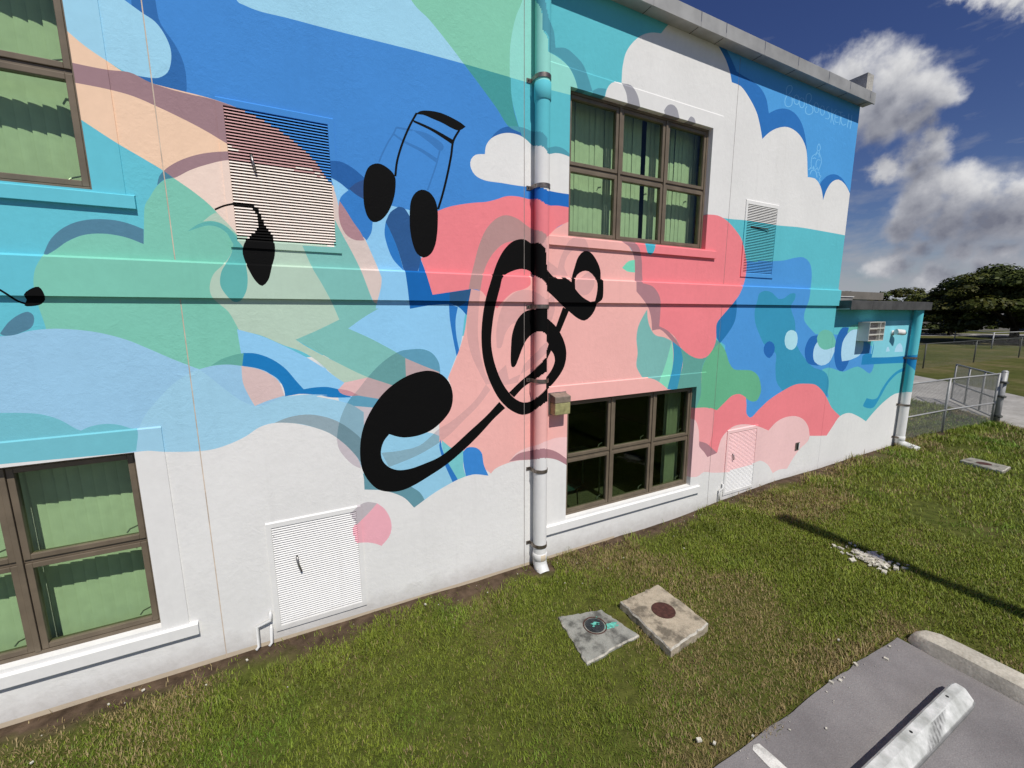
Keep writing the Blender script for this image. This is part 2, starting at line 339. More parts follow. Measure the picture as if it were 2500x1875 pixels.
# ------------------------------------------------------------------ the mural: areas traced on the wall, painted in order
REG = dict(a=(0, 0, 2.765), b=(0, 500, 2.765), c=(0, 1000, 2.765), d=(700, 0, 2.765), e=(700, 500, 2.765), f=(700, 1000, 2.765), g=(1200, 0, 2.765), h=(1700, 0, 2.765), i=(1300, 500, 2.765), j=(1700, 600, 2.765), k=(2000, 640, 3.318), p=(1880, 180, 5.53), s=(0, 0, 1.0))
def pts(txt):
    cur = None; out = []
    for tk in txt.split():
        if tk[0].isalpha(): cur = REG[tk[0]]; continue
        c = tk.endswith('!'); u, v = tk.rstrip('!').split(','); out.append((cur[0]+float(u)/cur[2], cur[1]+float(v)/cur[2], c))
    return out
def cr_seg(p0, p1, p2, p3, n):
    # centripetal Catmull-Rom: no overshoot where points are unevenly spaced
    q = [np.array(p[:2], float) for p in (p0, p1, p2, p3)]
    if np.allclose(q[0], q[1]): q[0] = q[1]-(q[2]-q[1])
    if np.allclose(q[3], q[2]): q[3] = q[2]+(q[2]-q[1])
    T = [0.0]
    for a, b in zip(q, q[1:]): T.append(T[-1]+max(1e-6, np.linalg.norm(b-a)**.5))
    r = []
    for i in range(n):
        t = T[1]+(T[2]-T[1])*i/n
        a1 = q[0]*(T[1]-t)/(T[1]-T[0])+q[1]*(t-T[0])/(T[1]-T[0]); a2 = q[1]*(T[2]-t)/(T[2]-T[1])+q[2]*(t-T[1])/(T[2]-T[1]); a3 = q[2]*(T[3]-t)/(T[3]-T[2])+q[3]*(t-T[2])/(T[3]-T[2])
        b1 = a1*(T[2]-t)/(T[2]-T[0])+a2*(t-T[0])/(T[2]-T[0]); b2 = a2*(T[3]-t)/(T[3]-T[1])+a3*(t-T[1])/(T[3]-T[1])
        r.append(tuple(b1*(T[2]-t)/(T[2]-T[1])+b2*(t-T[1])/(T[2]-T[1])))
    return r
def smooth_poly(P, closed=True):
    n = len(P); out = []
    for i in range(n if closed else n-1):
        p1 = P[i]; p2 = P[(i+1) % n]
        p0 = P[i-1] if (closed or i > 0) else p1; p3 = P[(i+2) % n] if (closed or i+2 < n) else p2
        if p1[2]: p0 = p1
        if p2[2]: p3 = p2
        d = math.hypot(p2[0]-p1[0], p2[1]-p1[1]); k = 1 if (p1[2] and p2[2]) else max(2, min(7, int(d/7)))
        out += cr_seg(p0, p1, p2, p3, k)
    if not closed: out.append(P[-1][:2])
    return out
LAYERS = []          # (polygon in picture coordinates, colour key or {under: over})
def A(key, txt, sharp=False):
    P = pts(txt)
    if sharp: P = [(x, y, True) for x, y, _ in P]
    LAYERS.append((np.array(smooth_poly(P)), key))
def S(key, width, txt):
    P = smooth_poly(pts(txt), False); n = len(P); w = width if isinstance(width, tuple) else (width, width); Lf = []; Rt = []
    for i in range(n):
        a = P[max(0, i-1)]; b = P[min(n-1, i+1)]; dx, dy = b[0]-a[0], b[1]-a[1]; d = math.hypot(dx, dy) or 1; ww = (w[0]+(w[1]-w[0])*i/(n-1))/2
        Lf.append((P[i][0]-dy/d*ww, P[i][1]+dx/d*ww)); Rt.append((P[i][0]+dy/d*ww, P[i][1]-dx/d*ww))
    LAYERS.append((np.array(Lf+Rt[::-1]), key))
C = dict(WH=(208, 208, 205), T=(97, 184, 199), TR=(92, 182, 193), B=(66, 132, 200), BD=(48, 104, 166), LB=(152, 202, 224), PE=(234, 196, 168), BR=(150, 122, 127), BRT=(74, 124, 146), CR=(226, 204, 190),
    GR=(120, 188, 168), SL=(80, 124, 146), SG=(173, 196, 178), TD=(94, 170, 165), TG=(122, 182, 174), S1=(208, 192, 184), LM=(138, 194, 228), BL=(30, 118, 180), GB=(98, 164, 150), PB=(206, 182, 178),
    LP=(146, 190, 217), LQ=(152, 197, 218), TE=(110, 180, 192), GY=(140, 160, 168), K=(9, 9, 9), M1=(54, 122, 192), MV1=(168, 131, 137), BK=(40, 94, 158), BK2=(48, 80, 130), BK3=(45, 86, 136), BS1=(45, 116, 186), BZ=(24, 98, 168), BZ2=(44, 86, 126),
    PM=(216, 178, 176), MR=(192, 140, 148), GRT=(126, 192, 166), DG=(66, 146, 146), MI=(142, 208, 196), DT=(78, 148, 164), DTB=(44, 98, 162), BB=(34, 104, 182), PK=(247, 128, 134), PL=(250, 172, 165), PP=(236, 190, 188), MV=(174, 138, 135), MVL=(208, 160, 156), MVR=(164, 122, 128),
    TS=(120, 176, 170), MS=(130, 210, 180), BT=(58, 144, 176), GG=(95, 156, 146), GN=(100, 172, 134), SB=(76, 146, 208), ST=(56, 144, 178), DB=(40, 102, 172), OV=(168, 208, 230), GO=(106, 182, 165), OW=(168, 214, 226), DK=(40, 114, 168), RS=(94, 180, 186), LT=(126, 198, 212), BW=(38, 128, 180),
    SW=(46, 142, 182), LC=(236, 150, 152), PB2=(224, 165, 175), GP=(180, 173, 176), SKY=(78, 152, 212), SD=(46, 110, 178), GC=(150, 150, 156), TX=(118, 184, 232), TSL=(72, 170, 190), LF=(116, 206, 176), L2=(142, 194, 218), SLT=(96, 142, 154), MN=(116, 192, 196), B4=(58, 130, 200), BE=(206, 192, 168),
    r1=(92, 150, 174), r2=(98, 150, 150), r3=(180, 158, 158), r4=(130, 166, 180), r5=(106, 136, 146), r6=(188, 180, 184), r7=(16, 80, 142), NS=(58, 116, 178), BRL=(186, 148, 146), CRL=(232, 218, 208))
# --- left and middle
A('TR', 's 1400,-700! 3300,-700! 3300,1300! 1400,1300!')
A('T', 's -900,-600! 1420,-600! 1420,780! -900,1100!')
A('B', 's 120,-600! 1420,-600! 1420,760! 700,760! 560,300! 400,205! 250,130! 120,60!')
A('BD', 'a 1020,-60 1080,150 1180,300 1230,400 1257,520 1245,645 1100,585 900,515 860,480 900,200 900,-60')
A('PE', 'a 380,100! 470,215 560,300 720,410 900,520 1440,670 1640,745 1900,890 2100,1060 2212,1220! d 320,1260! 330,1480! a 2200,1400! 1700,1600! 1600,1590! 1470,1440 1400,1370 1300,1290 1170,1200 1100,1150 950,1060 780,960 550,810! 420,700!')
A('LB', 'a -900,-700! 700,-100 840,0 950,80 1050,150 1120,250 1155,350 1150,440 1130,490 1070,525 980,520 860,490 720,410 560,300 460,215! 300,60! -900,0!')
A('BR', 'a 400,400! 495,425 720,470 880,490 1000,550 1160,605 1300,640 1440,672 1640,745 1900,890 2100,1060 2212,1210! 2120,1150 1900,1110 1700,1060 1525,965 1400,890 1250,810 1040,710 900,650 740,605 515,560 400,540!')
A('CR', 'a 1170,1205! 1280,1150 1400,1110 1540,1082 1700,1110 1900,1130 2120,1170 2212,1290! d 320,1300! 330,1480! e 330,290! b 1590,230! a 1600,1590 1470,1440 1400,1370 1300,1290')
A({'PE': 'BR', 'CR': 'BR', 'T': 'BRT'}, 'a 1060,1252! 1075,1190 1110,1148 1200,1090 1350,1040 1540,1022 1640,1030! 2180,1185! 2160,1195! 1900,1130 1700,1110 1540,1082 1400,1110 1280,1150 1180,1200 1110,1212')
A('LM', 's 820,470! 1100,560 1160,720! 1140,750 1125,840 1110,880 1093,925! 1060,990 830,990! 780,740 800,560!')
A('CR', 'a 2060,1165! 2212,1270! d 322,1300! 336,1480! e 333,292! 180,287! a 2060,1500!')
A('GR', 'a 1060,1255 1110,1215 1170,1200! 1300,1290 1400,1370 1470,1440 1600,1590 b 1590,230 1560,330 1510,400 1440,470 1415,560 1430,620 1475,665 1540,720 1620,850 1645,980 1640,1090! 1500,1090 1345,1150! 1000,1020 650,900 320,870! 300,800 265,700 228,560 235,440 290,335! 380,290 450,250 560,205 700,195 850,220 970,265! 972,150 980,0 1010,-50')
A('SL', 'b 295,328! 340,235 420,160 520,115 640,97 780,105 880,130 970,165! 970,265! 850,220 700,195 560,205 450,250 380,300 310,342!')
A('SG', 'b 1590,215! e 330,275! 110,280! 170,420 235,530 300,650 355,775! 200,850 60,910! 130,955 350,1070 550,1165! 390,1205! 320,1155 200,1050 100,990 0,955 b 1900,942 1760,882 1615,848! 1540,720 1475,665 1430,620 1415,560 1440,470 1510,400 1560,330')
A('TD', 'b 1580,230 1640,285 1650,350 1672,500 1660,590 1620,650 1580,655 1520,600 1487,540 1495,450 1530,390 1565,320 1575,270')
A('TD', 'b 1265,180! 1340,130 1420,112 1500,130 1560,175 1605,225! 1590,290! 1560,240 1530,190 1470,150 1400,140 1330,158')
A({'GR': 'SG'}, 'b 1370,112! 1440,60 1490,50 1540,120 1600,205! 1560,170 1500,128 1430,108')
A('TG', 'e 105,275! 325,285! 325,90! 370,190 430,300 500,440 580,650! 655,680! 520,760 415,835! 560,900 720,985 820,1045! 820,1180! 720,1220! 550,1165 350,1070 60,910! 200,850 355,775! 300,650 235,530 170,420')
A('S1', 'd 310,1270! 345,1330 360,1400! e 440,90 520,215 560,300 640,490 685,650! 655,680! 590,660! 570,620 500,440 430,300 370,190 325,100!')
A('LM', 'b 1600,840! 1760,885 1900,945 2060,1025 2212,1115 e 200,1055 320,1155 395,1205! 350,1255 110,1265 b 1950,1230 1640,1080!')
A('BL', 'b 1640,1000! 1720,1003 1820,1035 1920,1100 2000,1190 2050,1245! 2130,1232 2212,1230 e 350,1245! 440,1300! 300,1300 200,1282 80,1277 b 2000,1280 1925,1293! 1915,1240 1880,1180 1820,1140 1740,1105 1630,1088!')
A('LP', 'b -900,1000! -300,900 90,880 180,855 320,838 440,838 650,860 850,910 1000,970 1150,1035 1290,1090 1345,1110! 1430,1088 1540,1078 1640,1088! 1740,1105 1820,1140 1925,1293! 2080,1280 2212,1285 e 200,1292 340,1320 440,1350 520,1400! f 520,400! 200,140! c 1840,100! 1600,260! 1000,320! -900,500!')
A({'LP': 'LQ'}, 'b 1290,1130! 1180,1200 1070,1310 980,1420 935,1520 920,1610 c 915,290! 1600,290! e 520,1700! 560,1400! 340,1320 200,1292 b 2080,1280 1925,1293 1720,1358 1345,1112!')
A('GB', 'b 1420,1088! 1500,1040 1600,1008 1645,1002! 1635,1088! 1540,1078 1450,1082')
A('PB', 'b 1630,1088! 1740,1108 1820,1142 1880,1190 1920,1288! 1800,1325 1720,1358! 1680,1290 1640,1200')
A('TE', 'b -900,1430! 0,1405 150,1405 280,1415 400,1450 500,1505 545,1525! 600,1500 700,1480 800,1485 880,1508! 925,1520 920,1660! -900,2000!')
A('PM', 'e 390,1200! 550,1165! 720,1220! 620,1310! 480,1287! 350,1245!')
A('PM', 'e 800,1035! 930,1090 1035,1130! 1000,1160! 805,1165!')
A('MR', 'e 345,1242! 420,1255 485,1287! 420,1290 360,1268')
A('L2', 'f 500,100! 520,470! 525,540! 860,662! 930,612 1120,490! 1150,470! 1105,255! 1060,200 1000,165 930,150 690,100!')
A('SLT', 'f 500,430! 523,540! 640,545 740,575 800,605 860,664! 930,608! 900,560 840,520! 700,470 560,440')
# blues between the notes
A('BK', 'd 290,1085! 360,1090 440,1130 525,1200! 520,1340! 420,1282 360,1235 300,1205!')
A('LM', 'd 300,1200! 360,1235 418,1285! 370,1330 350,1390! 330,1310!')
A('M1', 'd 415,1285! 460,1260 540,1300 590,1450 580,1500 e 580,130 570,190 540,240! 440,140 380,50 d 352,1400 365,1330')
A('MV1', 'd 355,1355! 400,1420 450,1500 500,1570 e 525,240! 470,240 410,210 370,150 352,80 350,20')
A('BK2', 'd 420,1275! 460,1240 525,1210! 530,1350! 470,1315')
A('LM', 'e 580,115! 640,95! 668,115 662,190 680,280 720,370 800,445! 815,550 832,700! 600,700! 640,490 545,240! 572,190')
A('BK3', 'e 755,12! 700,50 668,115! 710,200 750,300 790,440! 840,455 885,450! 910,370! 870,260 850,120 820,60 790,20')
A('BS1', 'e 668,115! 660,190 680,280 720,370 790,445! 750,300 710,200')
A('BZ', 'e 800,448! 815,550 832,702! 960,680 1100,672 1160,690 1215,745! 1245,568! 1100,590 985,607! 940,460 905,370! 888,450!')
A('BZ2', 'e 1100,593! 1245,570! 1215,650 1160,690! 1100,660!')
A('BS1', 'e 1095,670! 1100,760 1110,830 1130,940 1147,1022! 1165,985! 1145,880 1140,780 1155,690!')
A('BZ2', 'e 1225,640! 1245,566! 1230,650 1213,748!')
# green and light blue at the top, pale lobe by the drainpipe
A('LB', 'a 1500,-600! 1600,5 1650,35 1750,75 1935,120 d 300,200 600,275 900,350 1195,430! 1120,330 1050,240 960,130 840,0 780,-80 s 700,-600!')
A('TR', 'd 1505,480! 1515,640 1540,760 1578,890 1620,1020! 1900,1150! g 1700,950! s 1900,-700! 1270,-700!')
A('GRT', 's 750,-600! d 840,0 960,130 1050,240 1120,330 1195,430! 1350,475 1512,522! 1530,300 1600,60 s 1300,-600!')
A('DG', 'd 1195,430! 1350,475 1512,522! 1515,620 1535,750 1578,895! 1500,855 1420,735 1300,570')
A('MI', 's 1330,-500! d 1600,-30 1545,120 1510,300 1505,522! 1640,560! g 390,605! 530,640! 590,620! 560,525 520,450 450,388 385,350! 378,240! 350,215 345,120 330,50 285,-10!')
A('DT', 's 1340,-400! d 1685,15! 1720,60 1730,200! 1765,235 g 390,350! 460,390 520,450 560,520 585,612! 682,618! 655,530 620,440 560,370 500,325 432,322! 420,210 390,130 350,-60!')
A('DT', 'g 680,615! 720,595 775,600! 760,660! 690,640!')
# coral and pink field
A('PL', 'e 1245,568! 1225,680 1200,860 1150,1020 1090,1165! 1120,1290 f 1030,100! 1030,215! 1105,255! 1200,300! 1400,447! 1660,370! i 0,1750! 1080,1750! 1250,1300! 1000,900! 860,820! 780,500! 640,260! 240,110! 100,195! e 1740,220! 1660,400! 1300,580!')
A('BB', 's 1290,440! 1392,470! 1392,512! 1290,510!')
A('PK', 'd 1018,1425! 1100,1395 1250,1370 1350,1362 1420,1345 1480,1325 1560,1326 1640,1345 1700,1345 g 380,1385 450,1388 525,1400! 525,1495! 450,1530 375,1600! e 1690,330 1660,470! 1640,470! 1645,540 1600,570 1530,590 1470,640 1420,700! 1360,640 1310,580 1245,568! 1100,590 985,607! 940,460 905,365! 1000,250 1020,60')
A('RS', 's 1900,880! 1960,860 2060,880 2230,870! 2400,880! 2300,1200! 1900,1200!')
A('SB', 'i 1380,380! 1620,380 1700,375 1770,358 1830,355 1870,390 1885,460 1880,540 1865,650 1838,720 1835,780 1870,830 1910,872! j 960,600! 1060,560! 1195,690! 1195,820 1170,862 1130,835 1090,815 1040,830 990,850 940,835 890,822 850,835! i 2000,1300! 1700,1260 1600,1320 1530,1380 1470,1437 1440,1400 1445,1320! 1300,1300! 1300,950! 1240,900! 1240,800!')
# --- right of the windows
A('SKY', 's 1640,-300! 2400,0! 2220,540! 1960,540! 1700,330!')
A({'SKY': 'SD', 'TR': 'SD'}, 'g 1480,150! 1600,360 1650,470 h 270,480 375,545! 430,590 470,660 490,765! 540,740 600,733 660,760 710,830 740,950 748,1060! 700,1300! 200,700!')
A('SD', 'h 800,1300! 845,1225! 880,1190 930,1175 980,1200 1040,1300! 900,1400!')
A('WH', 'g 765,660! 780,600 810,560 850,553 878,560! 885,450 910,350 960,280 1020,235 1080,220 1145,225! 1190,170 1270,100 1400,120 1480,210 1535,315 1580,400 1610,490 1622,555! 1680,580 1740,660 1790,760 1815,860 1828,938! 1880,890 1940,862 2000,858 2070,900 2120,990 2135,1190! h 750,1195! 800,1205 830,1240 850,1300 855,1352! 880,1280 920,1225 960,1212 1000,1240 1037,1310 1060,1450! 1050,1600! 1000,1588 850,1560 700,1535 540,1520 i 1440,105 1330,95 1270,85! 1185,65! 1100,0! g 1300,900!')
A('GC', 'g 880,562! 940,575 985,640 1005,725! 920,705! 910,630')
A('GC', 'g 1165,745! 1190,710 1220,705 1250,730 1270,805! 1170,775!')
A('GC', 'g 1325,815! 1345,785 1370,800 1380,840! 1325,825!')
A({'B': 'DTB', 'TR': 'DT', 'MI': 'DT', 'DG': 'DT'}, 'd 1350,985! 1400,905 1460,862 1530,852 1600,862 1660,887 1720,892 1755,925 g 380,1000! 430,988 480,1000 520,1030! 540,1070! 380,1060! d 1600,1000!')
A('WH', 'd 1338,1040! 1345,985 1380,935 1440,905 1500,897 1570,912 1620,945 1665,985 1720,985 1760,1020 g 380,1040 430,1033 480,1040 530,1060! 530,1312! 450,1300 380,1285 d 1700,1260 1600,1258 1450,1235 1330,1215 1270,1180 1240,1120 1245,1075 1275,1045')
A('ST', 'i 1520,640 1530,600 1570,580 1620,595 1660,635 1700,630 1740,600 1775,600 1770,640 1745,680 1750,720 1770,780 1775,850 1770,900 1800,980 1850,1050 1900,1100 1950,1115 1985,1140 2000,1190 1990,1290! 1900,1280! 1700,1270! 1650,1200 1640,1100 1640,1000 1570,950 1530,870 1505,800 1500,720')
A('OW', 'i 1745,845 1715,865 1702,920 1715,965 1750,980 1780,955 1790,900 1780,860')
A('DB', 'i 1600,920 1630,940 1633,990 1600,1035 1575,1020 1560,985 1570,940')
A('DB', 'i 1930,880! 1880,890 1845,950 1838,1010 1860,1070 1930,1087! 1960,1000!')
A('OV', 'i 1920,930 1895,1000 1905,1060 1950,1085 2000,1065 2030,1010 2045,950 1980,900')
A('GO', 'i 1920,900 1940,860 1975,843 2020,860 2045,910 2050,950 2010,970 1970,978 1935,955')
A('DK', 'i 1375,630! 1378,720 1360,800 1310,880 1265,935! 1245,900 1235,830 1230,760! 1300,680!')
A('GG', 'i 960,890! 1000,965! 1070,1020 1120,1030 1170,1020 1215,975! 1235,905! 1265,930! 1200,1000 1150,1080 1140,1180 1135,1300 1095,1400! 960,1260! 1000,1140 1015,1050')
A('GN', 'i 1265,930! 1200,1000 1150,1085 1140,1190 1135,1290 1105,1370! 1180,1375 1245,1400! 1300,1350 1350,1300 1400,1290 1440,1305! 1470,1325 1510,1325 1540,1270 1540,1210 1520,1150 1480,1120 1420,1115 1360,1110 1330,1070 1300,980')
A('TS', 'i 775,705! 745,755 715,820 702,900 710,1000 702,1090 740,1165! 800,1175 870,1240! 910,1180! 930,970 942,920! 890,895 830,880 795,830 778,770')
A('PL', 'i 700,1180! 800,1172 860,1200 912,1242! 700,1300!')
A('MS', 'i 940,922! 950,1000 945,1100 912,1242! 855,1195! 900,1070')
A('BT', 'i 943,918! 1000,965! 1015,1050 1000,1140 975,1250! 910,1245! 945,1100 952,1000')
A('PK', 'i 600,120! 1100,50! 1185,65! 1250,72 1310,105 1370,170 1410,230 1430,300 1445,400 1435,500 1400,600 1350,670 1290,740 1245,800 1240,860 1240,910 1215,980 1170,1030 1120,1038 1070,1020 1000,962 960,890 900,845 850,820! 840,600 740,530! 720,300 640,240!')
A('MVR', 'i 600,245! 660,290 685,350 692,430 690,515! 702,515! 702,585! 740,630 780,690 800,760 808,850! 860,840 900,872 942,920! 1000,965! 960,900 910,848 856,820! 862,740 865,650 850,600 810,550 745,530! 740,470 738,380 720,290 680,240!')
A('TSL', 'i 760,255! 835,260! 815,325 795,338 778,325')
A('LF', 'i 605,425! 650,380 690,372! 692,457! 640,450')
A('PK', 'i 1200,1370! 1245,1387! 1300,1332 1350,1287 1400,1277 1440,1300! 1445,1350 1445,1410 1470,1437 1530,1380 1600,1315 1700,1250 1780,1212 1850,1208 1910,1215 1960,1260 1990,1310 2020,1370 2085,1435! 1980,1600! 1500,1800! 1180,1800!')
A('LC', 'i 1060,1375! 1180,1370 1228,1388! 1222,1480 1200,1600 j 80,1360! 20,1345! i 1060,1659!')
A('PP', 'i 1060,1430! 1100,1455 1122,1520 j 18,1310! 20,1340! 75,1425! 140,1398! 170,1300 210,1250 260,1215 330,1205 420,1220 487,1247! 540,1190 600,1158 670,1150 720,1170 755,1220 765,1282! 750,1320! 800,1800! -100,1800!')
A('MVR', 'j 20,1320! 70,1335 110,1370 140,1398! 75,1427! 50,1390 20,1355')
A('PP', 'f 1500,355! 1550,295 1620,258 1700,235 1760,210 1820,190 1900,186! 1900,380!')
A('DB', 'k 238,530! 190,530 150,590 125,700 125,800 150,870 190,885 230,830 245,785! 260,650!')
A('OV', 'k 215,600 250,560 330,530! 360,650! 350,720 320,760 280,780 240,795 185,803! 178,750 190,650')
A('GO', 'k 228,575! 250,520 290,505 330,505! 330,545! 270,548')
A('LT', 'k 440,640! 480,480! 755,470! 740,600! 715,760! 420,778! 425,700')
A('BW', 'k 350,760! 380,740 425,745! 445,640! 440,700 425,772! 560,770 800,750! 790,890! 705,815! 540,822 340,832!')
A('OV', 'k 540,725! 550,690 560,685 572,722!')
A('OV', 'k 610,728! 625,680 655,655 675,690 677,726!')
A('SW', 'k 690,850! 620,890 560,950 500,1040 470,1100 430,1112 385,1102! 370,1130 355,1165 390,1182 435,1180 490,1100 560,980 640,900 692,882!')
# shadow of the clef, a translucent tone over whatever lies under it
ov = {'LM': 'r1', 'TG': 'r2', 'SG': 'r2', 'PM': 'r3', 'LP': 'r4', 'LQ': 'r4', 'GY': 'r5', 'WH': 'r6', 'BL': 'r7', 'L2': 'r4', 'PK': 'MV', 'PL': 'MVL', 'S1': 'r3', 'MR': 'MV1', 'SLT': 'SLT', 'B4': 'BD'}
A('GY', 'c 1840,95! 1950,52 2080,33 f 290,58 380,100 450,150 500,195 530,260! 530,420! 497,350 430,270 370,215 290,160 200,125 100,98 0,92')
# white ground cloud
A('WH', 'c -2000,1100! -900,450! 905,288! 1000,278 1110,285 1350,280 1450,265 1560,228 1660,180 1750,120 1840,92 1950,90 f 100,100 200,125 290,160 370,215 430,270 480,330 505,390 522,470! 525,540! 640,545 740,570 800,600 860,662! 930,610 1000,560 1120,490 1200,450 1270,437 1370,447! 1400,405 1480,365 1560,345 1640,338 1750,327 1830,340 1900,370! j -400,1500! 0,1560 50,1528 110,1532 195,1530! 385,1470! 430,1450 480,1475 515,1535! 560,1510 612,1505! 650,1440 700,1370 750,1322 765,1283! 830,1283 880,1281! 920,1220 970,1150 1030,1128 1090,1150 1145,1185! 1200,1120 1270,1050 1340,1000 1390,990 1480,985! 1700,950! 1800,2200! c -2000,2400!')
A('MVR', 'f 1500,352! 1560,300 1640,278 1750,265 1820,285 1900,340! 1900,380! 1820,338 1750,327 1650,338 1560,342')
A('MN', 'f 1045,205! 1105,255! 1200,280! 1192,380 1210,450! 1155,472! 1110,400 1060,290')
A('BS1', 'f 1040,200! 1030,240 1055,340 1120,490! 1155,472! 1080,340 1045,250')
A('B4', 'f 1190,290! 1215,258 1280,258 1315,290 1330,370 1362,446! 1270,437 1210,450! 1195,380')
A(ov, 'e 850,975 920,975 980,1000 1025,1060 1037,1130! 1000,1300! f 500,200! 500,398! 450,375 400,330 350,260 338,190 e 338,1600 345,1520 370,1420 420,1320 480,1250 560,1150 650,1060 760,990')
A(ov, 'e 1345,1212! 1280,1310 1200,1390 1100,1470 1035,1508 f 900,240 780,275 640,292! 690,388! 800,345 900,300 1030,222 1110,160! e 1200,1450 1290,1360 1375,1250!')
A(ov, 'e 1480,70 1420,90 1350,160 1300,270 1265,400 1235,530 1222,640 1215,760 1220,900 1250,1020 1290,1110 1345,1215! 1400,1200! 1345,1150 1320,1060 1298,950 1290,850 1295,720 1305,600 1320,500 1350,400 1400,320 1470,260 1560,240! 1660,300! 1758,320! 1755,205! 1720,180 1660,165 1620,140 1560,95')
A(ov, 'e 1418,965! 1415,860 1430,760 1470,660 1530,600 1590,575 1660,580 1760,640! 1800,600! 1810,700 1760,860! 1600,800! 1530,800 1480,860 1443,968')
A(ov, 'e 1340,1210! 1480,1215 1560,1200! 1600,1080! 1680,1000 1755,930 1755,1000! 1620,1120 1500,1180! 1480,1080!')
A(ov, 'i 100,375! 170,430! 185,370 215,300 250,240 300,215 350,225 380,290 385,360! 350,330! 290,300 240,340 215,420 240,480! 100,470!')
A(ov, 'i 290,520 330,490 390,450 420,510 410,560 380,600 345,612 300,580')
# small paint shadows of the notes
S('NS', 4, 'd 622,1095 640,1050 690,950 720,905 740,860')
S('NS', 5, 'd 740,860 800,872 850,880')
A('NS', 'd 850,878! 920,890 1000,930 1060,985 1050,1015 1030,1020! 960,960 900,915')
S('NS', (4, 10), 'd 720,905 800,960 900,1010 1015,1085'); S('NS', 4, 'd 1035,1010 1010,1110 980,1200 950,1285')
# --- the black notes
A('K', 'd 525,1190 560,1120 620,1103 690,1140 730,1190 735,1260 720,1350 680,1440 630,1490 585,1500 550,1470 525,1400 517,1300')
S('K', 5.5, 'd 733,1190 745,1090 780,970 830,850 878,762')
A('K', 'd 868,772! 900,750 960,747 1040,762 1120,797 1180,832 1208,855! 1165,882 1120,868 1050,830 980,800 920,775')
A('K', 'd 856,810! 940,845 1020,885 1125,945! 1120,977! 1050,930 970,880 856,825!')
S('K', 5.5, 'd 1165,878 1125,950 1110,1050 1080,1200 1050,1320 1022,1412')
A('K', 'd 840,1350 870,1300 910,1280 960,1295 1000,1345 1018,1410 1020,1500 e 1015,200 1000,280 970,335 925,357 880,330 850,260 832,160 830,60 d 830,1430')
S('K', 5, 'a 1450,1415 1510,1390 1580,1375'); S('K', (7, 9), 'a 1570,1376 1640,1380 1700,1388 1740,1430')
A('K', 'a 1680,1385! 1730,1410 1765,1470 1800,1550 b 1835,200 1855,270 1855,340 1835,420 1810,510 1770,548 1730,520 1680,440 1650,370 1637,310 1660,240 1720,190 1748,150 1745,110 1720,50')
S('K', 5, 'b -60,545 0,575 60,612 120,650 175,668'); A('K', 'b 160,607 200,570 260,553 290,585 305,640 280,670 240,682 165,680 180,640')
A('SL', 'b 0,868! 60,790 130,740 190,722 225,745 230,790 210,830 150,860 90,880 20,882')
CLEF0 = len(LAYERS)
A('K', 'e 970,1120 1050,1148 1105,1215 1122,1300 1105,1385 1050,1460 970,1525 880,1560 790,1571 735,1562 692,1548! f 655,215 636,285 648,345 690,388 750,408 830,400 930,365 1030,320 1110,260 1230,150 1350,40 e 1435,1330! 1475,1372! f 1400,60 1300,170 1200,268 1080,370 960,450 860,510 780,545 700,555 620,540 560,490 512,410 496,320 500,200 e 525,1480 580,1370 650,1275 730,1205 820,1152 900,1126')
A('K', 'e 1655,265! 1600,232 1530,245 1470,300 1420,390 1380,510 1340,650 1318,800 1315,930 1330,1060 1370,1190 1430,1305 1490,1370 1540,1402 1590,1418 1640,1408 1665,1392 1760,1325! 1760,1235! 1700,1290 1650,1325 1600,1335 1550,1315 1500,1268 1450,1190 1410,1090 1388,1000 1380,920 1387,820 1405,700 1440,560 1462,485 1530,445 1590,433 1645,450 1665,480!')
A('K', 'e 1650,262! 1700,258 1740,285 1758,440! 1815,495 1890,498! 1920,520 1950,570 2000,625 2050,655! 2095,660! 2080,710 2050,755 2010,782 1970,770 1900,715 1860,680 1820,640 1790,610 1755,580! 1755,540 1720,500 1655,470!')
A('K', 'i 262,530! 268,480 285,420 310,350 350,312 390,320 430,370 458,440 460,505! 478,508! 478,600 470,640 436,665! 385,657 422,650! 434,600 438,530 420,490 380,450 340,448 300,475 288,510 290,572!')
A('K', 'e 1865,690! 1905,715! 1845,860! 1815,830!')
A('K', 'e 1520,1095 1515,940 1525,860 1560,770 1610,720 1670,705 1758,700! 1758,765! 1820,825 1870,915 1888,1000 1872,1095 1820,1180 1752,1255! 1752,1165! 1790,1110 1810,1050 1800,1005 1785,985! 1756,1045! 1756,1125! 1660,1190 1600,1230 1535,1300! 1500,1268! 1580,1190 1660,1125 1752,1030! 1752,990! 1768,940! 1752,915! 1750,870 1700,855 1660,870 1620,910 1590,970 1560,1050 1540,1092')
CLEF1 = len(LAYERS)
# pink patch on the white by the low vent
A('PB2', 'f 440,800! 610,632! 660,670 700,740 707,810 690,860 640,920! 600,905 550,897 470,900!')
A('GP', 'f 430,700! 500,640 545,624 610,632! 560,690 470,780!')
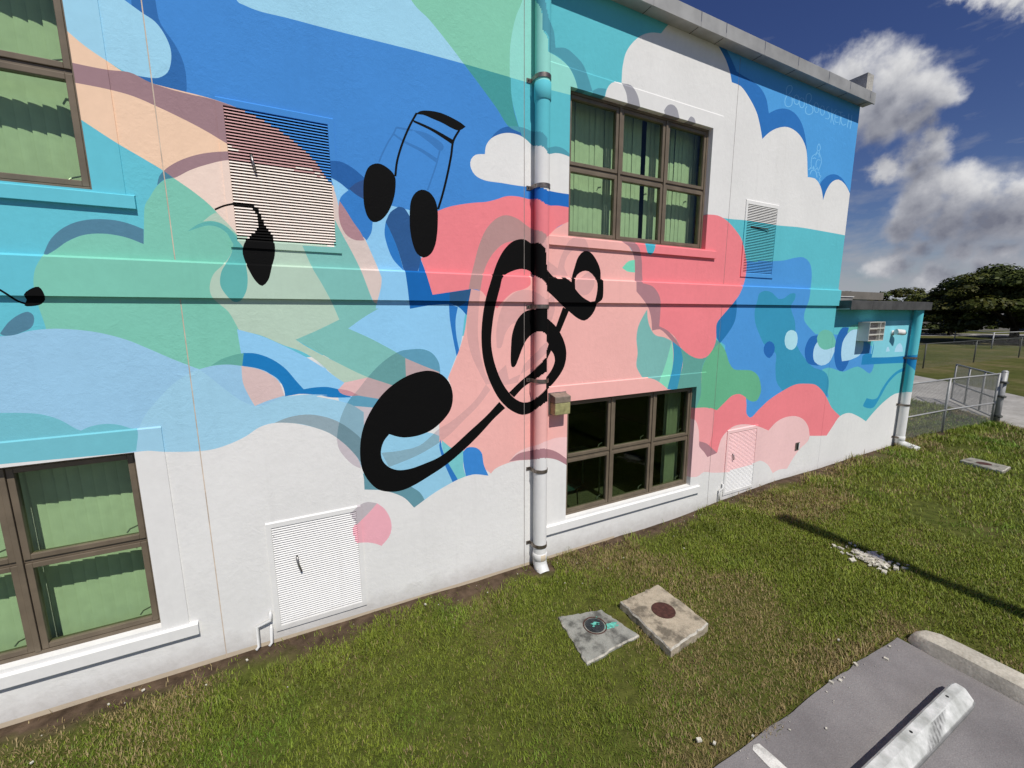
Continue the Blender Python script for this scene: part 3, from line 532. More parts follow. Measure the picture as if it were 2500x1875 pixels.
# signature lettering and line drawing
for t in ('p 230,290 205,340 205,420 245,447 290,425 300,370 290,310 250,285 285,240 300,190 285,160 245,165 220,215 225,280',
          'p 365,282 335,300 322,350 335,400 365,415 390,390 388,330 370,290', 'p 430,320 400,345 395,400 415,455 445,455 462,420 460,360 440,325',
          'p 500,440 480,470 485,530 525,550 570,530 580,480 565,440 520,405 555,350 555,290 530,265 495,285 485,340 495,420', 'p 625,385 600,410 598,470 615,520 645,520 655,470 645,410 630,390',
          'p 705,430 680,460 680,520 700,560 725,550 735,500 725,450 712,432', 'p 800,445 770,455 765,495 790,525 805,570 785,610 745,600', 'p 835,470 832,560 820,660', 'p 895,480 840,560 865,690', 'p 905,530 890,530 880,650 925,655', 'p 885,590 915,590',
          'p 955,515 950,600 938,690', 'p 920,515 985,520', 'p 1010,570 970,570 958,640 985,695 1025,680', 'p 1062,540 1055,640 1042,725', 'p 1105,560 1098,650 1080,745', 'p 1050,640 1098,648',
          'p 662,942 640,985 638,1030 665,1040 680,1000 670,960 662,942', 'p 640,1040 620,1080 575,1110 558,1160 556,1240 570,1280', 'p 662,1045 675,1100 695,1160 685,1230 650,1310', 'p 615,1105 640,1065 665,1100 660,1130', 'p 575,1150 600,1135 620,1150', 'p 620,1260 622,1200 645,1160 680,1170', 'p 540,1360 560,1310 600,1300 625,1340 635,1400', 'p 580,1290 588,1245 596,1290', 'p 610,1300 640,1265 636,1300', 'p 515,1295 535,1290 545,1262 555,1290', 'p 640,1330 660,1330 668,1370 690,1385 670,1410 675,1440 655,1470'):
    S('TX', 1.6 if t[:4] > 'p 6' else 1.9, t)
# bare primer line where the wall meets the soil
A('BE', 's -700,1985! 0,1767! 560,1594! 873,1500! 1293,1371.5! 1500,1308! 1500,1340! 1293,1420! 873,1560! 0,1900! -700,2100!')
PX_ALBEDO = 1.19
ALB = {k: tuple(min(.93, v*PX_ALBEDO) for v in lin(c)) for k, c in C.items()}
ALB['WH'] = (.815, .81, .785)
ALB['K'] = (.0045, .0045, .0045)
BB_ = [(p[:, 0].min(), p[:, 1].min(), p[:, 0].max(), p[:, 1].max()) for p, _ in LAYERS]
def inside(poly, P):
    x, y = P[:, 0], P[:, 1]; r = np.zeros(len(P), bool); x1, y1 = poly[:, 0], poly[:, 1]; x2, y2 = np.roll(x1, -1), np.roll(y1, -1)
    for a, b, c, d in zip(x1, y1, x2, y2):
        if b == d: continue
        k = (b > y) != (d > y); r ^= k & (x < (c-a)*(y-b)/(d-b)+a)
    return r
def paint_keys(P):
    P = np.asarray(P, float); keys = np.full(len(P), 'WH', dtype='<U4'); lay = np.full(len(P), -1)
    for n, ((poly, key), bb) in enumerate(zip(LAYERS, BB_)):
        c = np.where((P[:, 0] >= bb[0]) & (P[:, 0] <= bb[2]) & (P[:, 1] >= bb[1]) & (P[:, 1] <= bb[3]))[0]
        if not len(c): continue
        c = c[inside(poly, P[c])]
        if not len(c): continue
        if isinstance(key, dict):
            old = keys[c].copy()
            for a, b in key.items(): keys[c[old == a]] = b
        else: keys[c] = key; lay[c] = n
    return keys, lay
def rect(x0, x1, z0, z1): return [(x0, z0), (x1, z0), (x1, z1), (x0, z1)]
def plane_polys(y):
    out = []
    D_ = y-CAM[1]
    for poly, _ in LAYERS:
        d = RT[None]*((poly[:, :1]-1250)/FPX) - UP[None]*((poly[:, 1:]-937.5)/FPX) + FW[None]
        ok = d[:, 1] > .06
        if not ok.all(): poly = poly.copy(); d[:, 1] = np.maximum(d[:, 1], .06)
        t = D_/d[:, 1]; out.append(np.stack([d[:, 0]*t+CAM[0], d[:, 2]*t+CAM[2]], 1))
    return out
def paint_panel(name, outer, holes, y, yback, mat, parent, hole_back=None, split=None, cham=0.0):
    """flat painted piece of wall: areas of the mural cut into its face, sides run back to yback"""
    O = np.array(outer); bx0, bz0 = O.min(0); bx1, bz1 = O.max(0)
    V = []; E = []
    def add(loop):
        b = len(V); n = len(loop); V.extend(Vector((float(p[0]), float(p[1]))) for p in loop); E.extend((b+i, b+(i+1) % n) for i in range(n))
    add(outer)
    for h in holes: add(h)
    for q in plane_polys(y):
        if q[:, 0].max() < bx0 or q[:, 0].min() > bx1 or q[:, 1].max() < bz0 or q[:, 1].min() > bz1: continue
        # keep only runs of edges that come near the panel
        n = len(q)
        for i in range(n):
            a = q[i]; b = q[(i+1) % n]
            if max(a[0], b[0]) < bx0 or min(a[0], b[0]) > bx1 or max(a[1], b[1]) < bz0 or min(a[1], b[1]) > bz1: continue
            # clip the segment to the panel's box
            t0, t1 = 0.0, 1.0; d = b-a; okk = True
            for p_, q_ in ((-d[0], a[0]-bx0), (d[0], bx1-a[0]), (-d[1], a[1]-bz0), (d[1], bz1-a[1])):
                if p_ == 0:
                    if q_ < 0: okk = False; break
                else:
                    r_ = q_/p_
                    if p_ < 0: t0 = max(t0, r_)
                    else: t1 = min(t1, r_)
            if not okk or t0 >= t1-1e-9: continue
            k = len(V); V.append(Vector(a+d*t0)); V.append(Vector(a+d*t1)); E.append((k, k+1))
    vv, ee, ff, *_ = delaunay_2d_cdt(V, E, [], 0, 1e-5)
    vv = np.array([tuple(p) for p in vv]); ff = [f for f in ff]; cen = np.array([vv[list(f)].mean(0) for f in ff])
    keep = inside(O, cen)
    for h in holes: keep &= ~inside(np.array(h), cen)
    ff = [f for f, k in zip(ff, keep) if k]; cen = cen[keep]
    P3 = np.stack([cen[:, 0], np.full(len(cen), y), cen[:, 1]], 1); keys, lay = paint_keys(to_px(P3))
    # orient outward (-y): vertices (x,z) counter-clockwise give normal -y
    faces = []
    for f in ff:
        a, b, c = vv[f[0]], vv[f[1]], vv[f[2]]
        faces.append(tuple(f) if (b[0]-a[0])*(c[1]-a[1])-(b[1]-a[1])*(c[0]-a[0]) > 0 else tuple(f[::-1]))
    verts = [(p[0], y, p[1]) for p in vv]; cols = [ALB[k] for k in keys]
    # sides along every boundary edge
    cnt = {}
    for n, f in enumerate(faces):
        for i in range(len(f)):
            a, b = f[i], f[(i+1) % len(f)]; cnt.setdefault((min(a, b), max(a, b)), []).append((a, b, n))
    front = list(faces); nf = len(front); bmap = {}
    def back(i, yb, dz=0.0):
        if (i, yb, dz) not in bmap: bmap[(i, yb, dz)] = len(verts); verts.append((verts[i][0], yb, verts[i][2]+dz))
        return bmap[(i, yb, dz)]
    HB = hole_back
    for k, lst in cnt.items():
        if len(lst) != 1: continue
        a, b, n = lst[0]; mx, mz = (verts[a][0]+verts[b][0])/2, (verts[a][2]+verts[b][2])/2
        onouter = min(abs(mx-bx0), abs(mx-bx1), abs(mz-bz0), abs(mz-bz1)) < 1e-4
        yb = yback if (onouter or HB is None) else HB
        if abs(yb-y) < 1e-6: continue
        dz = cham if (cham and abs(mz-bz1) < 1e-4) else 0.0; faces.append((b, a, back(a, yb, dz), back(b, yb, dz))); cols.append(cols[n])
    tagk = list(lay)+[-1]*(len(faces)-nf)
    if split:
        outs = []
        rest = np.ones(len(faces), bool)
        for nm, rng_, lab in split:
            sel = np.array([(rng_[0] <= t < rng_[1]) for t in tagk]) & np.array([i < nf for i in range(len(faces))])
            if not sel.any(): continue
            rest &= ~sel; outs.append((nm, sel, lab))
        def sub(nm, sel, par):
            idx = {}; v2 = []; f2 = []; c2 = []
            for f, c, s_ in zip(faces, cols, sel):
                if not s_: continue
                g = []
                for i in f:
                    if i not in idx: idx[i] = len(v2); v2.append(verts[i])
                    g.append(idx[i])
                f2.append(tuple(g)); c2.append(c)
            return from_data(nm, v2, f2, mat, par, cols=c2)
        main = sub(name, rest, parent)
        for nm, sel, lab in outs:
            o = sub(nm, sel, main); o['label'] = lab
        return main
    return from_data(name, verts, faces, mat, parent, cols=cols)
def paint_mesh(name, verts, faces, mat, parent, smooth=False, front_only=None):
    """any painted shape: each face takes the mural area it lies on"""
    V = np.array(verts, float); cen = np.array([V[list(f)].mean(0) for f in faces])
    if front_only is not None: cen = front_only(cen)
    keys, _ = paint_keys(to_px(cen)); return from_data(name, verts, faces, mat, parent, smooth, cols=[ALB[k] for k in keys])

# ------------------------------------------------------------------ the main building
WIN = dict(UL=(-3.68, -1.285, 4.145, 5.785), LL=(-3.68, -1.28, .49, 2.105), UR=(2.99, 5.41, 4.15, 5.785), LR=(3.02, 5.42, .50, 2.11))
LOU = dict(A=(-.40, .38, 3.845, 4.90, -.45, .428, 3.79, 4.95), B=(-.375, .395, .165, 1.205, -.42, .44, .115, 1.25), C=(6.295, 7.035, 3.85, 4.88, 6.25, 7.08, 3.795, 4.932), D=(6.295, 7.03, .20, 1.24, 6.25, 7.065, .15, 1.29))
bld = empty('mural_building', (3, 0, 0)); bld.location = (0, 0, 0)
tag(bld, 'two storey school building covered in a bright music mural, louvred vents and bronze windows', 'building')
XL, XR, ZT = -6.5, 9.15, 6.82
wall_holes = [rect(a, b, c, d) for a, b, c, d in WIN.values()]+[rect(*v[:4]) for v in LOU.values()]
JOINTS = [(-.849, -.841, -.2, 3.35), (-.849, -.841, 3.665, 6.8), (5.876, 5.884, -.2, 3.35), (5.876, 5.884, 3.665, 6.8), (2.388, 2.396, -.2, 3.35), (2.388, 2.396, 3.665, 6.8)]
wall_holes += [rect(*j) for j in JOINTS]
NOTE_A = next(i for i, (p, k) in enumerate(LAYERS) if k == 'K')
NOTES = [('painted_double_note', (NOTE_A, NOTE_A+6), 'black painted pair of beamed music notes'), ('painted_note_stem', (NOTE_A+6, NOTE_A+8), 'thin black painted stem running into the upper louvre'), ('painted_note_head', (NOTE_A+8, NOTE_A+9), 'black painted note head below the upper louvre'), ('painted_clef', (CLEF0, CLEF1), 'big black painted treble clef')]
wall = paint_panel('wall', rect(XL, XR, -.25, ZT), wall_holes, 0.0, .2, M['stucco'], bld, hole_back=.15, split=NOTES)
paint_panel('belt_course', rect(XL, 9.185, 3.362, 3.642), [], -.036, 0.0, M['trim'], bld, cham=.018)
M['sealant'] = simple('joint_sealant', (.60, .50, .40), .8, 0, .25, 8)
M['sealant2'] = simple('painted_sealant', (.30, .27, .25), .8, 0, .25, 8)
for k, (a, b, c, d) in enumerate(JOINTS): MB().box(a-.003, b+.003, .003, .03, c, d).build('joint_sealant', M['sealant' if k < 2 else 'sealant2'], bld)
# surrounds and sills
paint_panel('window_surround', rect(-3.88, -1.095, 4.125, 5.972), [rect(*WIN['UL'])], -.008, 0, M['trim'], bld, cham=.012)
paint_panel('window_surround', rect(-3.88, -1.085, .445, 2.29), [rect(*WIN['LL'])], -.012, 0, M['trim'], bld, cham=.012)
paint_panel('window_surround', rect(2.705, 5.61, 4.13, 5.972), [rect(*WIN['UR'])], -.008, 0, M['trim'], bld, cham=.012)
paint_panel('window_surround', rect(2.72, 5.62, .46, 2.317), [rect(*WIN['LR'])], -.012, 0, M['trim'], bld, cham=.012)
for x0, x1, z0, z1, yy in ((-3.95, -1.04, 4.03, 4.122, -.032), (2.68, 5.632, 4.03, 4.128, -.032), (-3.95, -1.018, .345, .442, -.042), (2.69, 5.628, .352, .458, -.042)):
    paint_panel('window_sill', rect(x0, x1, z0, z1), [], yy, .0, M['trim'], bld, cham=.014)
# low sills run back under the frames, sloped top
for x0, x1, z, zz in ((-3.68, -1.28, .442, .492), (3.02, 5.42, .458, .502)):
    MB().prism([(-.011, z-.01), (.10, z-.01), (.10, zz+.012), (-.011, z+.012)], 'x', x0+.001, x1-.001).build('sill_slope', M['white'], bld)
# louvred vents: every slat a piece, painted as the mural runs over it, some tones lightened as if sunlit
def louvre(v, nsl, label):
    x0, x1, z0, z1, X0, X1, Z0, Z1 = v
    fr = paint_panel('louvre_vent', rect(X0, X1, Z0, Z1), [rect(x0, x1, z0, z1)], -.014, 0, M['trim'], bld, cham=.012); fr['label'] = label
    MB().box(x0-.01, x1+.01, .06, .07, z0-.01, z1+.01).build('backing', M['black'], fr)
    p = (z1-z0)/nsl; n = 52; xs = np.linspace(x0+.001, x1-.001, n+1)
    for k in range(nsl):
        zb = z0+k*p; prof = [(-.0125, zb+.0005), (-.0045, zb+.0122), (.030, zb+.0275), (.030, zb+.0255), (-.002, zb+.0112)]
        cen = np.stack([(xs[:-1]+xs[1:])/2, np.full(n, -.008), np.full(n, zb+.006)], 1); keys, _ = paint_keys(to_px(cen)); keys = np.array([{'BR': 'BRL', 'CR': 'CRL', 'PE': 'CRL'}.get(q, q) for q in keys])  # brown, cream and peach swapped for lighter tones: sun on tilted slats, painted in
        cuts = [0]+[i for i in range(1, n) if keys[i] != keys[i-1]]+[n]; V = []; F = []; Cc = []; m_ = len(prof)
        for c in cuts: V += [(xs[c], a, b) for a, b in prof]
        for q, (c0, c1) in enumerate(zip(cuts, cuts[1:])):
            for i in range(m_): F.append((q*m_+i, q*m_+(i+1) % m_, (q+1)*m_+(i+1) % m_, (q+1)*m_+i)); Cc.append(ALB[keys[c0]])
        from_data('slat', V, F, M['trim'], fr, cols=Cc)
    for sx in (x0+.015, x1-.015):
        for sz in (z0+.07, z1-.09): MB().cyl((sx, -.004, sz), .005, -.006, 'y', 8).build('clip', M['black'], fr)
    return fr
va = louvre(LOU['A'], 44, 'upper louvred vent crossed by pink, blue and cream paint'); vb = louvre(LOU['B'], 44, 'low white louvred vent with a small lever handle'); vc = louvre(LOU['C'], 43, 'upper louvred vent, white above and teal below'); vd = louvre(LOU['D'], 43, 'low pale pink louvred vent')
for vent, hx, hz, ln, tilt in ((va, -.235, 4.54, .12, .05), (vb, -.18, .86, .16, .06), (vd, 6.42, .86, .10, .03)):
    MB().tube([(hx, -.006, hz), (hx, -.03, hz), (hx+.01, -.034, hz-ln*.5), (hx+tilt*.5, -.03, hz-ln)], .009, 8).build('lever_handle', M['steel'], vent, True)
# small rod across the upper right vent
MB().tube([(6.40, -.012, 4.55), (6.80, -.03, 4.55), (6.83, -.02, 4.50)], .006, 6).build('rod', M['steel'], vc)
# windows
def window(key, label):
    x0, x1, z0, z1 = WIN[key]; Y0, Y1 = .062, .145
    w = MB(); t = .030
    w.box(x0, x0+t, Y0, Y1, z0, z1); w.box(x1-t, x1, Y0, Y1, z0, z1); w.box(x0+t, x1-t, Y0, Y1, z0, z0+t); w.box(x0+t, x1-t, Y0, Y1, z1-t, z1)
    fr = w.build('window', M['bronze'], bld, bevel=.003); fr['label'] = label
    iw = x1-x0-2*t; mw = .034; cw = (iw-2*mw)/3; ih = z1-z0-2*t; rh = .026; ch = (ih-rh)/2
    for i in (0, 1):
        a = x0+t+cw*(i+1)+mw*i; MB().box(a, a+mw, Y0-.006, Y1-.004, z0+t, z1-t).build('mullion', M['bronze'], fr, bevel=.003)
    for i in range(3):
        a = x0+t+i*(cw+mw); MB().box(a, a+cw, Y0+.02, Y1-.006, z0+t+ch, z0+t+ch+rh).build('transom', M['bronze'], fr)
        for j in range(2):
            b = z0+t+j*(ch+rh); g = .003; q = .042; sash = MB()
            A0, A1, B0, B1 = a+g, a+cw-g, b+g, b+ch-g; y0, y1 = Y0+.006, Y1-.014
            sash.box(A0, A0+q, y0, y1, B0, B1); sash.box(A1-q, A1, y0, y1, B0, B1); sash.box(A0+q, A1-q, y0, y1, B0, B0+q); sash.box(A0+q, A1-q, y0, y1, B1-q, B1)
            sash.build('sash', M['bronze'], fr, bevel=.004)
            MB().box(A0+q-.004, A1-q+.004, .098, .104, B0+q-.004, B1-q+.004).build('pane', M['glass'], fr)
            hx = A1-q-.10
            MB().tube([(hx, .14, B0+q+.005), (hx+.02, .155, B0+q+.03), (hx+.075, .155, B0+q+.05)], .006, 6).build('catch', M['steel'], fr)
    return fr
window('UL', 'upper bronze window above a turquoise sill'); window('LL', 'lower bronze window in a white surround'); window('UR', 'upper bronze window in the white painted cloud'); window('LR', 'lower bronze window looking into a dark classroom')
# rooms behind the glass
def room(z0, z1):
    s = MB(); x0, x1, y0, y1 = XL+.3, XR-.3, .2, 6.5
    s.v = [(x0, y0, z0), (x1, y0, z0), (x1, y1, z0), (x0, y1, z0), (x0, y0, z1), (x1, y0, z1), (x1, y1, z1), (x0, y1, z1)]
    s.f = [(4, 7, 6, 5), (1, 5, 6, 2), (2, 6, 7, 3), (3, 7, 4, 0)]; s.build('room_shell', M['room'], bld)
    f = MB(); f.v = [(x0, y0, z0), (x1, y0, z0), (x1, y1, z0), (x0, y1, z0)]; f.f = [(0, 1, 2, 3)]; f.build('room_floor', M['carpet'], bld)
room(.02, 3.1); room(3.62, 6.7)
# inner face of the wall: closes the rooms round the openings
def inner_wall(z0, z1, keys):
    b = MB(); xs = [XL+.3]
    for k in keys: xs += [WIN[k][0], WIN[k][1]]
    xs.append(XR-.3)
    for i in range(0, len(xs), 2): b.box(xs[i], xs[i+1], .15, .2, z0, z1)
    for k in keys: w = WIN[k]; b.box(w[0], w[1], .15, .2, z0, w[2]); b.box(w[0], w[1], .15, .2, w[3], z1)
    b.build('inner_wall', M['room'], bld)
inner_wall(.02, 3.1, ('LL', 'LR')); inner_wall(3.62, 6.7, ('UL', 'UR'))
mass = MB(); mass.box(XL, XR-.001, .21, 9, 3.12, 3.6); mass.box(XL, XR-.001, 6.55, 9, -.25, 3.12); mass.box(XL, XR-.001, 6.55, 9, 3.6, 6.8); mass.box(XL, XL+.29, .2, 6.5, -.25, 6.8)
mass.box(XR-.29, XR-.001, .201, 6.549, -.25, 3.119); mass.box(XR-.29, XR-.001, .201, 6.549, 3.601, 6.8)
mass.build('end_walls', simple('end_wall_paint', (.22, .47, .52), .7), bld)
# roof edge: sheet-metal fascia in lengths, soffit, roof deck
MB().box(XL, 9.228, -.16, .0, 6.818, 6.836).build('soffit', M['fascia'], bld)
roof = MB().box(XL, 9.20, -.15, 9, 6.836, 6.93).build('roof', M['darkroof'], bld)
seams = [-6.5+.81*i for i in range(0, 15)]
seams = [x for x in seams if x < 5.0]+[5.318, 6.136, 6.938, 7.769, 8.404, 9.056, 9.232]
for a, b in zip(seams, seams[1:]):
    MB().prism([(-.182, 6.80), (-.16, 6.80), (-.16, 6.836), (-.02, 6.99), (-.16, 6.975), (-.182, 6.965)][:3]+[(-.16, 6.96), (-.03, 6.985), (-.03, 6.995), (-.182, 6.972)], 'x', a+.0015, b-.0015).build('fascia', M['fascia'], roof)
for s_ in seams[1:-1]: MB().box(s_-.006, s_+.006, -.1835, -.181, 6.86, 6.974).build('seam_strip', M['steel'], roof); MB().box(s_-.003, s_+.003, -.182, -.0, 6.8145, 6.8175).build('soffit_seam', M['black'], roof)
up = MB().box(9.02, 9.225, -.12, 3.0, 6.94, 7.28).build('upstand', concrete('grey_render', (.50, .485, .45), .35, 3), roof)
MB().cyl((8.6, .6, 6.93), .008, .75, 'z', 6).build('air_terminal', M['steel'], roof)

# ------------------------------------------------------------------ blinds: one vane, one piece
def blind(key, xs, label, ang=5):
    x0, x1, z0, z1 = WIN[key]; r_ = empty('vertical_blind', ((x0+x1)/2, .30, z0-.1)); tag(r_, label, 'blind', 'vertical blinds hanging behind the windows')
    hw = .0445; seg = 5; V = []; F = []; h = z1-z0+.2
    for i in range(seg+1):
        u = -hw+2*hw*i/seg; c = .004*(1-(u/hw)**2)
        V += [(u, -c, 0), (u, -c, h)]
    F = [(2*i, 2*i+2, 2*i+3, 2*i+1) for i in range(seg)]
    nv = len(V); V += [(a, b+.0012, c) for a, b, c in V]; F += [tuple(nv+j for j in f[::-1]) for f in F]; 
    me = bpy.data.meshes.new('vane'); me.from_pydata(V, [], F); me.materials.append(M['vane'])
    for x in xs:
        o = bpy.data.objects.new('vane', me); link(o, r_); o.location = (x-(x0+x1)/2, 0, 0); o.rotation_euler = (random.uniform(-.006, .006), 0, R(ang+random.uniform(-2.5, 2.5)))
    MB().box(-(x1-x0)/2-.1, (x1-x0)/2+.1, -.03, .03, h, h+.05).build('headrail', M['white'], r_)
    return r_
blind('UL', np.arange(-3.75, -1.2, .079), 'green tinted vertical blind behind the upper window above the turquoise sill', 11); blind('LL', np.arange(-3.75, -1.2, .079), 'green tinted vertical blind behind the lower window with white surround', 11)
bur = [x for x in np.arange(2.92, 5.5, .079)]
blind('UR', [x for x in bur if abs(x-4.43) > .03], 'green tinted vertical blind behind the window set in the white cloud')
blind('LR', list(np.arange(5.12, 5.42, .021))+list(np.arange(2.99, 3.10, .02)), 'opened vertical blind bunched at both sides of the classroom window', ang=75)
# classroom furniture seen in the dark
dk = empty('classroom_desk', (4.1, 1.55, .02)); tag(dk, 'wooden topped classroom desk inside the dark lower window', 'desk')
MB().box(-.6, .6, -.3, .3, .70, .73).build('desktop', M['desk'], dk, bevel=.01)
for a in (-.55, .55):
    for b in (-.25, .25): MB().cyl((a, b, 0), .015, .70, 'z', 8).build('leg', M['steel'], dk)
ch = empty('classroom_chair', (3.62, .95, .02), R(25)); tag(ch, 'dark plastic classroom chair with steel legs behind the lower window', 'chair')
MB().box(-.2, .2, -.2, .2, .43, .445).build('seat', M['chair_shell'], ch, bevel=.006); MB().box(-.2, .2, .19, .21, .55, .85).build('backrest', M['chair_shell'], ch, bevel=.006)
for a in (-.17, .17):
    MB().tube([(a, -.2, 0), (a, -.16, .43)], .011, 8).build('leg', M['steel'], ch); MB().tube([(a, .24, 0), (a, .17, .43), (a, .2, .8)], .011, 8).build('leg', M['steel'], ch)

# ------------------------------------------------------------------ annex
ann = empty('annex', (9.15, 0, 0)); ann.location = (0, 0, 0); tag(ann, 'low flat roofed annex in turquoise paint beside the tall building', 'building')
AX = 12.37
paint_panel('wall', rect(9.156, AX, -.2, 3.30), [], .001, 5.0, M['stucco'], ann)
MB().box(9.16, AX-.002, .03, 4.99, 3.299, 3.31).build('ceiling', M['fascia'], ann)
ar = MB().box(9.16, 12.45, -.215, 5.2, 3.31, 3.46).build('roof', M['darkroof'], ann)
for a, b in ((9.16, 9.95), (9.95, 10.75), (10.75, 11.55), (11.55, 12.56)): MB().box(a+.002, b-.002, -.238, -.216, 3.285, 3.452).build('fascia', M['darkroof'], ar, bevel=.004)
MB().box(12.452, 12.56, -.215, 5.2, 3.285, 3.452).build('fascia', M['darkroof'], ar)
MB().box(9.16, 12.45, -.215, .0, 3.292, 3.309).build('soffit', M['fascia'], ann)
MB().box(9.3, 11.7, .9, 5.2, 3.46, 3.60).build('roof_kerb', simple('roof_coating', (.24, .235, .22), .7, 0, .4, 2), ar)
MB().box(9.3, 11.71, .88, .92, 3.60, 3.615).build('kerb_cap', M['white'], ar)
MB().prism([(1.6, 3.60), (5.2, 3.60), (5.2, 3.95), (1.6, 3.80)], 'x', 11.2, 14.9).build('rear_roof', simple('rear_roof_metal', (.20, .18, .155), .6, .1, .2, 2), ar)
MB().box(12.5, 14.7, 1.9, 5.1, -.2, 3.60).build('rear_wall', simple('rear_wall_paint', (.25, .42, .46), .8), ann)
# air conditioner, camera, outlet, lamp
ac = empty('air_conditioner', (10.335, 0, 2.67)); tag(ac, 'white boxy window air conditioner sticking out of the annex wall', 'air conditioner')
c = MB(); c.box(-.305, -.293, -.2, .0, 0, .378); c.box(.293, .305, -.2, .0, 0, .378); c.box(-.293, .293, -.2, .0, 0, .012); c.box(-.293, .293, -.2, .0, .366, .378); c.build('casing', M['beige'], ac, bevel=.003)
MB().box(-.292, .292, -.12, -.02, .013, .365).build('coil', M['grille_in'], ac)
for z in (.118, .240): MB().box(-.292, .292, -.2, -.15, z, z+.022).build('grille_bar', M['beige'], ac)
MB().box(.12, .138, -.198, -.151, .013, .365).build('grille_post', M['beige'], ac)
sc = empty('security_camera', (11.5, 0, 2.80)); tag(sc, 'small white bullet security camera on the annex wall', 'camera')
MB().cyl((0, .002, 0), .055, -.03, 'y', 18).build('base', M['white'], sc, True); MB().tube([(0, -.03, 0), (0, -.06, .005)], .02, 10).build('arm', M['white'], sc)
bt = MB().tube([(-.05, -.085, .02), (.12, -.145, .0)], .055, 20).build('barrel', M['white'], sc); smooth_by_angle(bt); MB().tube([(.118, -.1445, .0), (.15, -.156, -.003)], .044, 18).build('lens', M['black'], sc)
MB().tube([(-.045, -.085, .055), (.14, -.15, .033)], .034, 10).build('hood', M['white'], sc)
ol = empty('outlet_box', (8.335, 0, .72)); tag(ol, 'small square electrical outlet plate low on the pink wall', 'outlet')
MB().box(-.06, .06, -.02, 0, -.072, .072).build('plate', M['steel'], ol, bevel=.004); MB().box(-.03, .012, -.024, -.02, -.05, .05).build('socket', M['black'], ol); MB().box(.022, .05, -.0235, -.02, -.06, .06).build('cover_flap', M['white'], ol)
wl = empty('wall_light', (2.855, 0, 2.11)); tag(wl, 'square brown wall light with yellowed lens beside the drainpipe', 'light')
MB().box(-.13, .13, -.03, 0, -.14, .14).build('back_plate', M['steel'], wl, bevel=.003)
MB().prism([(-.03, .025), (-.155, .025), (-.158, .105), (-.03, .135)], 'x', -.115, .115).build('housing', M['lamp_body'], wl, bevel=.006)
MB().prism([(-.03, -.125), (-.15, -.125), (-.156, .023), (-.03, .023)], 'x', -.112, .112).build('lens', M['lamp_lens'], wl, bevel=.008)
# conduits at the foot of the wall
cd = empty('drain_conduit', (-.5, 0, 0)); tag(cd, 'thin white bent conduit beside the low white vent', 'conduit')
MB().tube([(.045, .0, .345), (.045, -.03, .34), (.045, -.032, .27), (-.07, -.032, .24), (-.075, -.032, .03), (-.10, -.05, .01)], .013, 8).build('pipe', M['white'], cd, True)
MB().tube([(.04, .0, .20), (.04, -.03, .19), (.035, -.032, .03), (.01, -.05, .01)], .013, 8).build('short_pipe', M['white'], cd, True)
cd2 = empty('drain_conduit', (6.16, 0, .1)); tag(cd2, 'short white bent conduit beside the low pink vent', 'conduit')
MB().tube([(.05, 0, .27), (.05, -.03, .265), (.05, -.032, .2), (-.03, -.032, .18), (-.03, -.032, .0)], .013, 8).build('pipe', M['white'], cd2, True)
# ------------------------------------------------------------------ drainpipes
def drainpipe(cx, cy, r, z0, z1, label, straps, coupling, shoe):
    t = empty('drainpipe', (cx, cy, 0)); tag(t, label, 'drainpipe')
    na = 40; nz = int((z1-z0)/.012); V = []; F = []; toC = math.atan2(CAM[1]-cy, CAM[0]-cx)
    zs = np.linspace(z0, z1, nz+1)
    for z in zs:
        for j in range(na): a = 2*math.pi*j/na; V.append((r*math.cos(a), r*math.sin(a), z))
    for k in range(nz):
        for j in range(na): F.append((k*na+j, k*na+(j+1) % na, (k+1)*na+(j+1) % na, (k+1)*na+j))
    def front(cen):
        # paint runs round: the back takes the tone at the same height on the side it adjoins
        o = cen.copy(); ang = np.arctan2(cen[:, 1], cen[:, 0])-toC; ang = (ang+np.pi) % (2*np.pi)-np.pi
        ang = np.clip(ang, -1.45, 1.45); o[:, 0] = cx+r*np.cos(ang+toC); o[:, 1] = cy+r*np.sin(ang+toC); return o
    paint_mesh('pipe', V, F, M['trim'], t, True, front)
    for z in straps:
        s = MB(); n = 22; w = .022
        for k in range(n+1):
            a = -math.pi*1.05*k/n+.08; rr = r+.004
            for (q, zz) in ((rr, -w), (rr, w), (rr+.004, w), (rr+.004, -w)): s.v.append((q*math.cos(a), q*math.sin(a), z+zz))
        for k in range(n):
            for i in range(4): s.f.append((k*4+i, k*4+(i+1) % 4, (k+1)*4+(i+1) % 4, (k+1)*4+i))
        s.box(-r-.012, -r-.004, -.01, -cy-.004, z-w, z+w); s.box(-r-.06, -r-.004, -cy-.008, -cy-.0005, z-w, z+w); s.box(r+.004, r+.012, -.01, -cy-.004, z-w, z+w)
        st = s.build('strap', M['strap'], t); MB().cyl((-r-.035, -cy-.008, z), .008, -.006, 'y', 8).build('bolt', M['black'], st)
    for (a, b) in coupling:
        V = []; F = []; n = 32; prof = [(r+.001, a), (r+.009, a+.008), (r+.009, b-.008), (r+.001, b)]
        rows = []
        for (q, z) in prof: rows.append((q, z))
        for z in np.linspace(a+.012, b-.012, 12)[1:-1]: pass
        for (q, z) in rows:
            for j in range(n): an = 2*math.pi*j/n; V.append((q*math.cos(an), q*math.sin(an), z))
        for k in range(len(rows)-1):
            for j in range(n): F.append((k*n+j, k*n+(j+1) % n, (k+1)*n+(j+1) % n, (k+1)*n+j))
        paint_mesh('coupling', V, F, M['trim'], t, True, front)
    sh = MB().tube(shoe, [r*1.04, r*1.04, r*1.03, r*1.0], 24); o = sh.build('shoe', M['white'], t, True); smooth_by_angle(o)
    return t
def z_at(px_y, px_x, y): return on_wall(px_x, px_y, y)[1]
